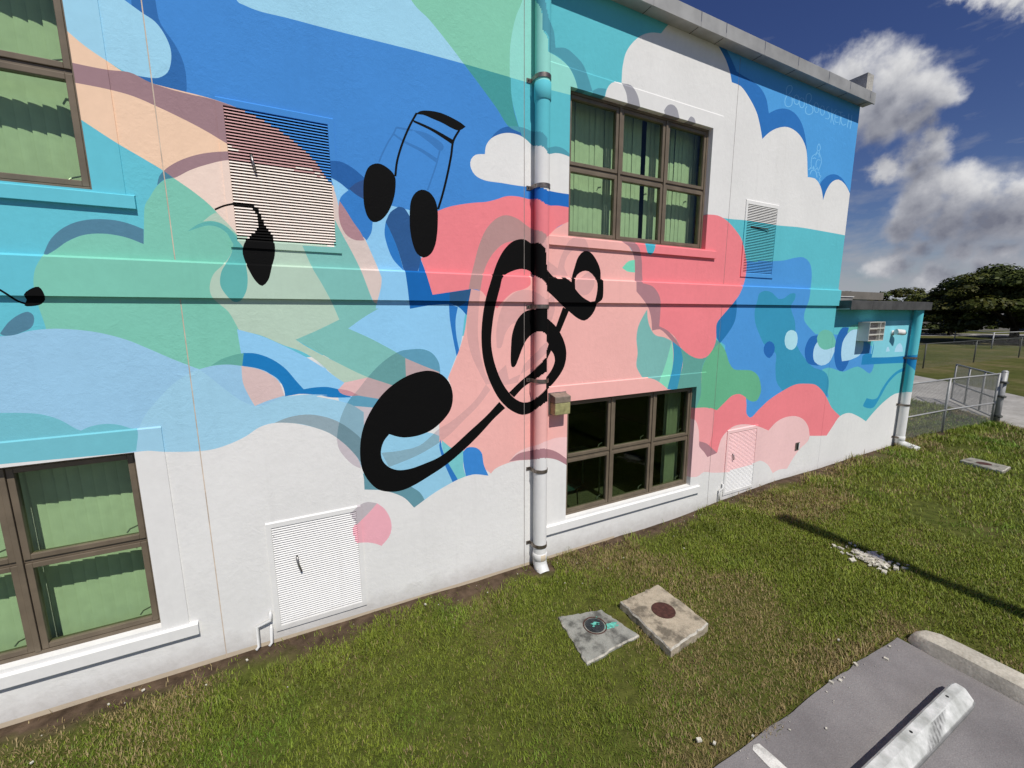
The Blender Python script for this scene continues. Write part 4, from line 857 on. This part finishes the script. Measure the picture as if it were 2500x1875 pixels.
PX, PY, PR = 2.562, -.105, .084
drainpipe(PX, PY, PR, .14, 6.80, 'tall round drainpipe painted through with the mural, between the two main windows', [z_at(v, 1318, -.19) for v in (177, 449, 748, 932, 1154, 1338)], [(z_at(236, 1318, -.19), z_at(188, 1318, -.19)), (.10, .20)], [(0, 0, .16), (0, 0, .06), (0, -.03, .0), (0, -.10, -.06)])
drainpipe(12.33, -.105, .084, .32, 3.29, 'short round drainpipe at the corner of the annex', [z_at(640+v/3.318, 2215, -.15) for v in (783, 1158, 1410)], [(.30, .40)], [(0, 0, .34), (0, 0, .26), (.02, -.05, .20), (.06, -.34, .13)])

# ------------------------------------------------------------------ ground
def gh(x, y): return .13*sstep(4.6, 7.6, np.asarray(x, float))+.02*sstep(7.5, 13, np.asarray(x, float))
def sheet(name, xs, ys, zf, mat, kind='structure', hole=None):
    nx, ny = len(xs), len(ys); X, Y = np.meshgrid(xs, ys); Z = zf(X, Y); V = np.stack([X.ravel(), Y.ravel(), Z.ravel()], 1)
    F = [(j*nx+i, j*nx+i+1, (j+1)*nx+i+1, (j+1)*nx+i) for j in range(ny-1) for i in range(nx-1)]
    if hole is not None: F = [f for f in F if not hole(V[list(f)].mean(0))]
    o = from_data(name, V, F, mat, smooth=True); o['kind'] = kind; return o
gx = np.concatenate([[-600, -200, -60, -20], np.arange(-8, 30, .25), [31, 33, 36, 40, 50, 70, 100, 160, 300, 900]]); gy = np.concatenate([[-600, -200, -60, -25], np.arange(-10, 12.01, .25), [14, 18, 25, 35, 50, 80, 150, 300, 900]])
def ground_z(X, Y): return gh(X, Y)+(fnoise(X*1.3+50, Y*1.3+50)-.5)*.035*sstep(1, 3, 60-np.abs(X))-.012
def in_building(c): return (-6.4 < c[0] < 12.2) and (.2 < c[1] < 8.5)
sheet('ground', gx, gy, ground_z, M['lawn'], hole=in_building)
# asphalt: straight edge eaten into by the lawn
ex = np.arange(-9, 5.12, .06); ey = -2.80+(fnoise(ex*1.6, ex*0+4)-.5)*.045+(vnoise(ex*9, ex*0+2)-.5)*.012
V = [(x, y, .012) for x, y in zip(ex, ey)]+[(x, -30, .012) for x in ex]; n = len(ex)
ap = from_data('asphalt', V, [(n+i, n+i+1, i+1, i) for i in range(n-1)], M['asphalt']); ap['kind'] = 'structure'
a2 = from_data('asphalt', [(-60, -30, .0115), (-9, -30, .0115), (-9, -2.8, .0115), (-60, -2.8, .0115)], [(0, 1, 2, 3)], M['asphalt']); a2['kind'] = 'structure'
ln = from_data('parking_line', [(2.755, -2.95+.0, .016), (2.765, -2.845, .016), (2.80, -2.825, .016), (2.852, -2.838, .016), (2.86, -2.95, .016), (2.86, -8, .016), (2.755, -8, .016)][::-1], [tuple(range(7))], M['line']); ln['kind'] = 'structure'
# kerb along the edge of the bays, nose tapering into the lawn
cb = MB(); prof = [(5.085, -.02), (5.095, .05), (5.125, .135), (5.15, .15), (5.295, .155), (5.33, .14), (5.34, -.02)]
yy = [-2.86, -2.89, -2.95, -3.05, -3.2, -6, -14, -30]; kk = [.12, .55, .82, .96, 1, 1, 1, 1]; inx = [.09, .05, .02, .0, 0, 0, 0, 0]
for y, k, ix in zip(yy, kk, inx): cb.v += [(x+(ix if x < 5.2 else -ix), y, -.02+(z+.02)*k) for x, z in prof]
np_ = len(prof)
for q in range(len(yy)-1): cb.f += [(q*np_+i, (q+1)*np_+i, (q+1)*np_+i+1, q*np_+i+1) for i in range(np_-1)]
cb.f.append(tuple(range(np_)))
kb = cb.build('kerb', M['curb'], None, True); smooth_by_angle(kb, 35); tag(kb, 'pale concrete kerb along the edge of the asphalt parking bay', 'kerb')
# wheel stop
ws = empty('wheel_stop', (3.83, -3.375, .012)); tag(ws, 'white painted concrete wheel stop with black tyre scuffs', 'wheel stop')
w = MB(); sec = [(-.092, 0), (-.092, .022), (-.080, .026), (-.078, .034), (-.018, .098), (-.008, .104), (.052, .108), (.066, .096), (.072, .04), (.072, 0)]; nsx = 26; hw = .915
for k in range(nsx+1):
    u = -hw+2*hw*k/nsx; e = max(0, (abs(u)-(hw-.05))/.05)
    w.v += [(u, y*(1-.12*e)+random.uniform(-.0006, .0006), z*(1-.10*e)+(random.uniform(-.0006, .0006) if z > 0 else 0)) for y, z in sec]
ns = len(sec)
for k in range(nsx): w.f += [(k*ns+i, k*ns+i+1, (k+1)*ns+i+1, (k+1)*ns+i) for i in range(ns-1)]
w.f += [tuple(range(ns))[::-1], tuple(nsx*ns+i for i in range(ns))]
b_ = w.build('block', M['stop'], ws); smooth_by_angle(b_, 14)
for bx in (-.62, .02, .66): MB().cyl((bx, .022, .1055), .011, .003, 'z', 8).build('anchor_hole', M['black'], ws)

# ------------------------------------------------------------------ slabs set in the lawn
def quad_slab(name, quad, z0, z1, mat, parent):
    V = []; F = []; Q = [np.array(q) for q in quad]; n = 14; loop = []
    for a, b in zip(Q, Q[1:]+Q[:1]):
        for i in range(n): t = i/n; p = a+(b-a)*t; p = p+(rng.random(2)-.5)*.018; loop.append(p)
    c = sum(Q)/4; m_ = len(loop)
    for p in loop: V.append((p[0], p[1], z0))
    for p in loop: V.append((p[0], p[1], z1-.012-random.random()*.008))
    for p in loop: q = p+(c-p)*.035; V.append((q[0], q[1], z1))
    F += [(i, (i+1) % m_, m_+(i+1) % m_, m_+i) for i in range(m_)]+[(m_+i, m_+(i+1) % m_, 2*m_+(i+1) % m_, 2*m_+i) for i in range(m_)]+[tuple(2*m_+i for i in range(m_))]
    o = from_data(name, V, F, mat, parent); o.data.materials.append(M['chip'])
    for f in o.data.polygons[m_:2*m_]: f.material_index = 1
    return o
M['chip'] = concrete('chipped_edge', (.55, .52, .45), .5, 14)
s1 = empty('manhole_slab', (0, 0, 0)); tag(s1, 'grey concrete slab with a dark iron lid and turquoise paint marks', 'manhole', 'concrete access slabs set in the lawn')
quad_slab('slab', [(2.25, -1.02), (2.15, -1.65), (2.83, -1.61), (2.73, -1.14)], -.06, .018, M['slab_grey'], s1)
lid = MB().cyl((2.515, -1.305, .013), .098, .012, 'z', 36).build('lid', M['iron'], s1)
for k in range(-4, 5): MB().box(2.515+k*.02-.004, 2.515+k*.02+.004, -1.305-.07+abs(k)*.008, -1.305+.07-abs(k)*.008, .024, .0285).build('rib', M['iron'], lid)
rg = MB().tube([(2.515+.118*math.cos(a), -1.305+.118*math.sin(a), .020) for a in np.linspace(0, 6.2, 40)], .006, 6).build('ring', M['rust'], s1)
for px_, py_, rr, st in ((2.52, -1.29, .035, 1), (2.545, -1.31, .02, 2), (2.49, -1.315, .016, 3), (2.665, -1.375, .05, 4), (2.72, -1.41, .022, 5), (2.60, -1.22, .018, 6)):
    rs_ = np.random.default_rng(st); nn = 13; zz = .0300 if st <= 3 else .0205
    from_data('paint_splash', [(px_+rr*(.4+.9*rs_.random())*math.cos(a)*(1.4 if st in (4, 1) else 1), py_+rr*(.35+.7*rs_.random())*math.sin(a), zz) for a in np.linspace(0, 2*math.pi, nn, endpoint=False)], [tuple(range(nn))], M['mark'], s1)
s2 = empty('manhole_slab', (0, 0, 0)); tag(s2, 'raised tan concrete slab with a round rusty brown lid', 'manhole', 'concrete access slabs set in the lawn')
quad_slab('slab', [(2.955, -1.2), (2.90, -1.95), (3.53, -1.875), (3.555, -1.165)], -.06, .08, M['slab_tan'], s2)
MB().cyl((3.255, -1.525, .078), .122, .010, 'z', 40).build('lid', M['rust'], s2)
s3 = empty('manhole_slab', (0, 0, 0)); tag(s3, 'weathered slab with an oval dark opening in the lawn near the annex drainpipe', 'manhole', 'concrete access slabs set in the lawn')
quad_slab('slab', [(12.05, -1.2), (11.87, -1.84), (12.38, -1.83), (12.47, -1.25)], .05, .205, M['concrete'], s3)
MB().cyl((12.17, -1.52, .20), .11, .008, 'z', 30).build('lid', M['rust'], s3)
# limestone rubble
rb = MB()
for k in range(150):
    x, y = 6.36+rng.normal()*.10, -2.06+rng.normal()*.15; x += (y+2.06)*-.1; s_ = .008+rng.random()**2*.028; z = float(gh(x, y))+.01
    mt = Matrix.Translation((x, y, z)) @ Matrix.Rotation(rng.random()*6, 4, 'Z') @ Matrix.Rotation(rng.random()-.5, 4, 'X'); rb.box(-s_, s_, -s_*.7, s_*.7, -s_*.4, s_*.5, mt)
o = rb.build('limestone_rubble', M['lime']); tag(o, 'patch of pale limestone rubble in the lawn by the pole shadow', 'rubble', kind='stuff')
pb = MB()
for k in range(34):
    x = rng.uniform(2.3, 5.2); y = -2.82+rng.normal()*.10; s_ = .003+rng.random()**4*.016
    mt = Matrix.Translation((x, y, .02)) @ Matrix.Rotation(rng.random()*6, 4, 'Z'); pb.box(-s_, s_, -s_*.7, s_*.7, -s_*.4, s_*.5, mt)
for k in range(70):
    x = rng.uniform(-2.5, 9); y = -.05-abs(rng.normal())*.35; s_ = .003+rng.random()**4*.010
    mt = Matrix.Translation((x, y, float(gh(x, y))+.012)) @ Matrix.Rotation(rng.random()*6, 4, 'Z'); pb.box(-s_, s_, -s_*.7, s_*.7, -s_*.4, s_*.5, mt)
o = pb.build('stone_chips', M['lime']); tag(o, 'scattered pale stone chips along the lawn edges', 'gravel', kind='stuff')

# ------------------------------------------------------------------ grass
def poly_mask(P, quad): return inside(np.array(quad), P)
def grass(name, xr, yr, dens, size, seed, label, soft=1.0):
    g = np.random.default_rng(seed); area = (xr[1]-xr[0])*(yr[1]-yr[0]); n = int(area*dens)
    x = g.uniform(*xr, n); y = g.uniform(*yr, n); P = np.stack([x, y], 1)
    cover = fnoise(x*1.1+20, y*1.1+8); patch = fnoise(x*.55+3, y*.55+30)+.30*np.exp(-((x-2.75)**2/.08+(y+2.25)**2/.04))+.26*np.exp(-((x-1.2)**2/.22+(y+1.75)**2/.10))+.2*np.exp(-((x-4.4)**2/.25+(y+1.5)**2/.08))
    keep = g.random(n) < np.clip((.35+cover*1.25)*(1-.85*sstep(.60, .70, fnoise(x*.9+71, y*.9+13))), 0, 1)
    edge = -2.80+(fnoise(x*1.6, x*0+4)-.5)*.045+(vnoise(x*9, x*0+2)-.5)*.012-.10*sstep(.62, .8, vnoise(x*2.3+4, x*0+7))*g.random(n)
    keep &= ~((y < edge+.03*g.random(n)) & (x < 5.12)); keep &= ~((x > 5.05) & (x < 5.365) & (y < -2.88))
    ext = (.06+1.25*np.clip(fnoise(x*1.9+5, x*0+1)-.38, 0, 1)+.16*(1-sstep(-1, 1.2, x)))*(.55+.9*vnoise(x*7, y*7)); soil = sstep(-ext*.45, -ext*1.15-.02, y)                 # bare strip by the wall
    keep &= g.random(n) < np.where((y > -.75) & (x < 12.6), np.clip(soil*.95+.04, 0, 1), 1)
    keep &= (y < -.02) | (x > 12.6)
    for q in ([(2.27, -1.05), (2.18, -1.62), (2.79, -1.585), (2.70, -1.17)], [(2.965, -1.215), (2.915, -1.935), (3.52, -1.865), (3.54, -1.18)], [(12.03, -1.18), (11.85, -1.86), (12.4, -1.85), (12.49, -1.23)]): keep &= ~poly_mask(P, q)
    keep &= ~((np.hypot(x-2.56, y+.2) < .16)); keep &= (((x-6.36)/.22)**2+((y+2.06)/.32)**2 > 1) | (g.random(n) < .25)
    keep &= (np.hypot((x-2.87)/.75, y+1.33) > .2) | (g.random(n) < .12); keep &= (np.hypot((x-2.55)/1.6, y+1.0) > .16) | (g.random(n) < .35)
    keep &= ~poly_mask(P, PATH)
    x, y, cover, patch = x[keep], y[keep], cover[keep], patch[keep]; n = len(x)
    dist = np.sqrt((x-CAM[0])**2+(y-CAM[1])**2+CAM[2]**2); sc = size*np.clip(dist/5.5, .85, 3.2)**.7
    tuft = sstep(.55, .75, fnoise(x*2.6+9, y*2.6+1))*sstep(-1.1, -.3, y)
    weed = (sstep(.60, .72, fnoise(x*3.3+31, y*3.3+17))*sstep(-.8, -.45, y)*(x < 9)); ht = (.018+.028*g.random(n))*(1+.9*tuft+2.0*weed*g.random(n))*sc*(.65+.6*cover); ht = np.where((y < edge[keep]+.07) & (x < 5.05), ht*(1.2+g.random(n)), ht); wd = (.0021+.0022*g.random(n))*sc
    th = g.random(n)*2*np.pi; ln_ = ht*(.25+.9*g.random(n)); dx, dy = np.cos(th)*ln_, np.sin(th)*ln_; wx, wy = -np.sin(th)*wd, np.cos(th)*wd
    z = ground_z(x, y)-.004
    b0 = np.stack([x-wx, y-wy, z], 1); b1 = np.stack([x+wx, y+wy, z], 1); m0 = np.stack([x-wx*.8+dx*.4, y-wy*.8+dy*.4, z+ht*.62], 1); m1 = np.stack([x+wx*.8+dx*.4, y+wy*.8+dy*.4, z+ht*.62], 1); tp = np.stack([x+dx, y+dy, z+ht], 1)
    V = np.stack([b0, b1, m1, m0, tp], 1).reshape(-1, 3)
    me = bpy.data.meshes.new(name); me.vertices.add(len(V)); me.vertices.foreach_set('co', V.ravel().astype(np.float32))
    base = np.arange(n)*5
    lv = np.stack([base, base+1, base+2, base+3, base+3, base+2, base+4], 1).ravel(); me.loops.add(len(lv)); me.loops.foreach_set('vertex_index', lv)
    me.polygons.add(2*n); st = np.stack([np.arange(n)*7, np.arange(n)*7+4], 1).ravel(); me.polygons.foreach_set('loop_start', st); me.polygons.foreach_set('loop_total', np.tile([4, 3], n))
    me.update(calc_edges=True)
    r = g.random(n); dead = np.clip(sstep(.50, .68, patch)*.75+sstep(-2.4, -2.8, y)*(x < 5.4)*.85+sstep(.3, .2, cover)*.3, 0, .92)
    isd = (g.random(n) < dead*.85+.055)
    gcol = np.stack([.150+.12*r, .200+.12*r, .024+.016*r], 1)*(.78+.5*fnoise(x*2.2+91, y*2.2+5))[:, None]*(.75+.5*g.random((n, 1))); dcol = np.stack([.30+.14*r, .225+.12*r, .10+.06*r], 1)*(.7+.5*g.random((n, 1)))
    col = np.where(isd[:, None], dcol, gcol); lush = sstep(.55, .75, fnoise(x*.8+60, y*.8+40))[:, None]; col = col*(1-lush*np.array([.25, .02, .2])*(~isd[:, None]))
    a = me.color_attributes.new('paint', 'FLOAT_COLOR', 'POINT'); cc = np.repeat(np.concatenate([col, np.ones((n, 1))], 1), 5, 0); a.data.foreach_set('color', cc.ravel().astype(np.float32))
    me.materials.append(M['blade']); me.validate(); o = bpy.data.objects.new(name, me); link(o); tag(o, label, 'grass', kind='stuff'); return o
pk = lambda u, v: on_ground(2000+u/3.318, 640+v/3.318, .15)
PATH = [pk(700, 905), pk(1050, 972), pk(1300, 1020), pk(1540, 1068), pk(1800, 1125), pk(2600, 1300), pk(2600, 1700), pk(1800, 1400), pk(1480, 1305), pk(1200, 1222), pk(1000, 1165), pk(700, 1118)]
o = from_data('path', [(x, y, .165) for x, y in PATH], [tuple(range(len(PATH)))], M['path']); o['kind'] = 'structure'
grass('lawn_grass', (-3.4, 8), (-5.2, 0), 8500, .95, 11, 'patchy mown lawn at the foot of the mural wall')
grass('far_lawn_grass', (8, 22), (-9, 6), 1500, 1.15, 12, 'mown lawn beyond the parking bay towards the gate')

# ------------------------------------------------------------------ chain link fences
M['wire'] = simple('fence_wire', (.22, .225, .225), .6, .2, .1)
M['galv'] = simple('galvanised_post', (.36, .365, .36), .55, .2, .15)
M['dgreen'] = simple('dark_fence_post', (.085, .09, .078), .6, .2, .2)
def mesh_panel(p0, p1, z0, z1, pitch, t):
    b = MB(); p0 = Vector((*p0, 0)); p1 = Vector((*p1, 0)); L_ = (p1-p0).length; d = (p1-p0)/L_; h = z1-z0; nrm = Vector((-d.y, d.x, 0))
    for sgn in (1, -1):
        u = -h
        while u < L_+h:
            # line from (u,0) to (u+h,h) or mirrored, clipped to 0..L
            a, c = (u, 0.0), (u+h, h)
            lo = max(0.0, -u); hi = min(h, L_-u)
            if hi > lo+.02:
                s0, s1_ = u+lo, u+hi; za, zb = (lo, hi) if sgn > 0 else (h-lo, h-hi)
                A_ = p0+d*s0+Vector((0, 0, z0+za))+nrm*.004*sgn; B_ = p0+d*s1_+Vector((0, 0, z0+zb))+nrm*.004*sgn
                b.tube([A_, B_], t, 3, False)
            u += pitch
    return b
def fence(name, nodes, h, zb, label, cat, pitch=.075, wire=.0024, post=.028, mat=None, end_caps=True, rails=(1,), group=None, spacing=2.6):
    mat = mat or M['galv']; t = empty(name, (nodes[0][0], nodes[0][1], 0)); t.location = (0, 0, 0); tag(t, label, cat, group)
    for (a, b) in zip(nodes, nodes[1:]):
        L_ = math.dist(a, b); n = max(1, round(L_/spacing))
        for i in range(n+1 if b == nodes[-1] else n):
            x, y = a[0]+(b[0]-a[0])*i/n, a[1]+(b[1]-a[1])*i/n; q = MB().cyl((x, y, zb-.1), post, h+.12, 'z', 10); q.build('post', mat, t, True)
        for rz in rails: MB().tube([(a[0], a[1], zb+h*rz), (b[0], b[1], zb+h*rz)], post*.72, 8).build('rail', mat, t, True)
        m_ = mesh_panel(a, b, zb+.03, zb+h, pitch, wire).build('wire_mesh', M['wire'], t)
    return t
fn = fence('chain_link_fence', [(12.62, .08), (14.85, -.05), (17.30, -.30)], 1.42, .13, 'galvanised chain link fence running from the annex drainpipe to the gate post', 'fence', .06, .0024, rails=(1, .42), spacing=2.4)
gp = empty('gate_post', (17.45, -.36, .1)); tag(gp, 'thick galvanised gate post with hinges at the edge of the concrete path', 'post'); MB().cyl((0, 0, 0), .068, 1.5, 'z', 18).build('post', M['galv'], gp, True); MB().cyl((0, 0, 1.5), .074, .04, 'z', 18, .04).build('cap', M['galv'], gp)
for hz in (.22, .78, 1.18): MB().cyl((0, 0, hz), .08, .06, 'z', 16).build('hinge', M['dgreen'], gp); MB().box(-.2, .0, -.11, -.06, hz, hz+.05).build('hinge_arm', M['dgreen'], gp)
gt = empty('chain_link_gate', (0, 0, 0)); tag(gt, 'open chain link gate leaf swung back over the concrete path', 'gate')
ga, gb = (17.62, -.30), (20.35, 1.45)
for tt in (0, .33, .66, 1): x, y = ga[0]+(gb[0]-ga[0])*tt, ga[1]+(gb[1]-ga[1])*tt; MB().cyl((x, y, .24), .026, 1.22, 'z', 10).build('upright', M['galv'], gt, True)
for z in (.25, .80, 1.46): MB().tube([(*ga, z), (*gb, z)], .024, 8).build('rail', M['galv'], gt, True)
mesh_panel(ga, gb, .26, 1.45, .06, .0024).build('wire_mesh', M['wire'], gt)
fence('chain_link_fence', [(24.5, 6.4), (31.6, 6.02), (38.1, 5.8), (52, 5.2)], 1.45, .08, 'dark chain link fence crossing the far lawn behind the gate', 'fence', .16, .0013, .035, M['dgreen'], spacing=6.6)
fence('chain_link_fence', [(50, 20.5), (63.5, 14.3), (54.4, 9.2), (80, 6.0)], 1.5, .05, 'distant chain link fence with a corner in front of the big tree', 'fence', .3, .0016, .05, M['galv'], spacing=7)
# ------------------------------------------------------------------ lamp pole whose shadow falls across the lawn
lp = empty('lamp_pole', (6.62, -7.75, 0)); tag(lp, 'tall grey lamp pole on the lawn beside the parking bay', 'lamp pole')
MB().tube([(0, 0, 0), (0, 0, 9.0)], [.125, .10], 16).build('pole', M['galv'], lp, True); MB().cyl((0, 0, 0), .16, .06, 'z', 16).build('base_plate', M['galv'], lp)
MB().box(-.13, .13, -.12, .55, 8.92, 9.06).build('lamp_head', M['darkroof'], lp, bevel=.02); MB().box(-.1, .1, 0, .5, 8.915, 8.921).build('lens', M['white'], lp)

# ------------------------------------------------------------------ far things: road, houses, trees
RD = [on_ground(x, y, .16) for x, y in ((2050, 810.5), (2250, 813), (2500, 816.5), (2760, 820), (2760, 827.5), (2500, 823), (2250, 819.5), (2050, 817))]
rd = from_data('road', [(x, y, .163) for x, y in RD], [tuple(range(8))], M['path']); rd['kind'] = 'structure'
def house(x, y, w, d, h, rh, rz, wallc, roofc, label):
    t = empty('house', (x, y, .1), rz); tag(t, label, 'house')
    MB().box(-w/2, w/2, -d/2, d/2, -.2, h).build('wall', simple('house_wall', wallc, .85, 0, .1, .5), t)
    MB().prism([(-d/2-.5, h), (d/2+.5, h), (0, h+rh)], 'x', -w/2-.4, w/2+.4).build('roof', simple('house_roof', roofc, .8, 0, .25, 1), t)
    for i in range(4):
        a = -w/2+w*(i+.5)/4
        if i == 1: MB().box(a-.5, a+.5, -d/2-.05, -d/2+.02, 0, 2.05).build('door', M['bronze'], t)
        else: wn = MB().box(a-.8, a+.8, -d/2-.06, -d/2+.02, .9, 2.1).build('window', M['white'], t); MB().box(a-.7, a+.7, -d/2-.08, -d/2-.055, 1.0, 2.0).build('pane', M['black'], wn)
    return t
house(114, 28.5, 46, 9, 2.5, 1.3, R(-35), (.20, .195, .185), (.13, .125, .12), 'low grey house with a shingle roof behind the fences')
house(118, 9, 20, 9, 3.2, 2.2, R(-60), (.42, .47, .47), (.26, .30, .31), 'pale house glimpsed through the big tree')
def tree(name, x, y, H, W, label, seed, nclump=70, leafn=300, leaf=.30, trunk=.32, cb=.22, flat=.30, group='trees beyond the fences'):
    g = np.random.default_rng(seed); t = empty(name, (x, y, .05)); tag(t, label, 'tree', group)
    z0 = H*cb; tr = MB(); tr.tube([(0, 0, -.1), (.05*H*.2, 0, z0*.55), (0, .1, z0*1.2), (.2, .1, H*.55)], [trunk*1.3, trunk, trunk*.8, trunk*.4], 12)
    cl = []
    for k in range(nclump):
        a = g.random()*2*np.pi; u = math.sqrt(g.random()); q = W/2*u*.92; top = z0+(H-z0)*(1-.62*u**2.4)
        zz = z0*.95+(top-z0*.95)*g.random()**.6 if k % 3 else top
        cl.append((q*math.cos(a), q*math.sin(a), zz-.35, W*(.055+.06*g.random())))
    tr.build('trunk', M['bark'], t, True)
    for k in range(7):
        c = cl[k*3]; MB().tube([(0, .05, z0*1.0), (c[0]*.45, c[1]*.45, z0+(c[2]-z0)*.55), (c[0]*.9, c[1]*.9, c[2])], [trunk*.55, trunk*.35, trunk*.12], 8).build('limb', M['bark'], t, True)
    Vs = []; Cs = []
    for (cx, cy, cz, r) in cl:
        n = int(leafn*(r/(W*.075))**2); p = g.normal(size=(n, 3)); p /= np.linalg.norm(p, axis=1)[:, None]; p *= (.55+.5*g.random((n, 1))); p[:, 2] = np.where(p[:, 2] < 0, p[:, 2]*.35, p[:, 2])
        c = np.array([cx, cy, cz])+p*np.array([r, r, r*flat*2]); nr = p*np.array([.7, .7, 1.0])+g.normal(size=(n, 3))*.28+np.array([0, 0, .35]); nr /= np.linalg.norm(nr, axis=1)[:, None]
        ax = np.cross(nr, g.normal(size=(n, 3))); ax /= np.linalg.norm(ax, axis=1)[:, None]; bx = np.cross(nr, ax); s_ = leaf*(.5+.7*g.random((n, 1)))
        Vs.append(np.stack([c-ax*s_*.5, c+bx*s_*.32, c+ax*s_*.5, c-bx*s_*.32], 1)); tone = (.6+.6*g.random((n, 1)))*(.8+.4*g.random())
        Cs.append(np.array([[.052, .068, .012]])*tone*(.55+.8*g.random())+np.array([[.04, .028, 0]])*g.random((n, 1))*(g.random() < .4))
    V = np.concatenate(Vs).reshape(-1, 3); Cc = np.concatenate(Cs); n = len(Cc); me = bpy.data.meshes.new('crown'); me.vertices.add(4*n); me.vertices.foreach_set('co', V.ravel().astype(np.float32)); me.loops.add(4*n); me.loops.foreach_set('vertex_index', np.arange(4*n)); me.polygons.add(n); me.polygons.foreach_set('loop_start', np.arange(n)*4); me.polygons.foreach_set('loop_total', np.full(n, 4)); me.update(calc_edges=True)
    a = me.color_attributes.new('paint', 'FLOAT_COLOR', 'POINT'); a.data.foreach_set('color', np.repeat(np.concatenate([Cc, np.ones((n, 1))], 1), 4, 0).ravel().astype(np.float32)); me.materials.append(M['leaf']); me.validate()
    link(bpy.data.objects.new('crown', me), t); return t
tree('shade_tree', 67, 10.9, 7.9, 15.5, 'big spreading shade tree with a dark layered crown beyond the fences', 1, 150, 430, .42, .36)
tree('shade_tree', 86, 21.5, 6.2, 11, 'low rounded dark tree between the big shade tree and the annex roof', 2, 60, 260, .4, .3, .12)
tree('shade_tree', 90, 38, 7.2, 10, 'low dark tree peeping above the annex roof', 3, 60, 260, .45, .3, .1)
tree('shade_tree', 84, 8, 8.6, 18, 'dense dark tree standing just behind the big shade tree', 4, 90, 300, .45, .34, .08)
tree('shade_tree', 100, 33, 7.6, 16, 'small dark tree far behind near the grey house', 5, 50, 220, .5, .3, .1)
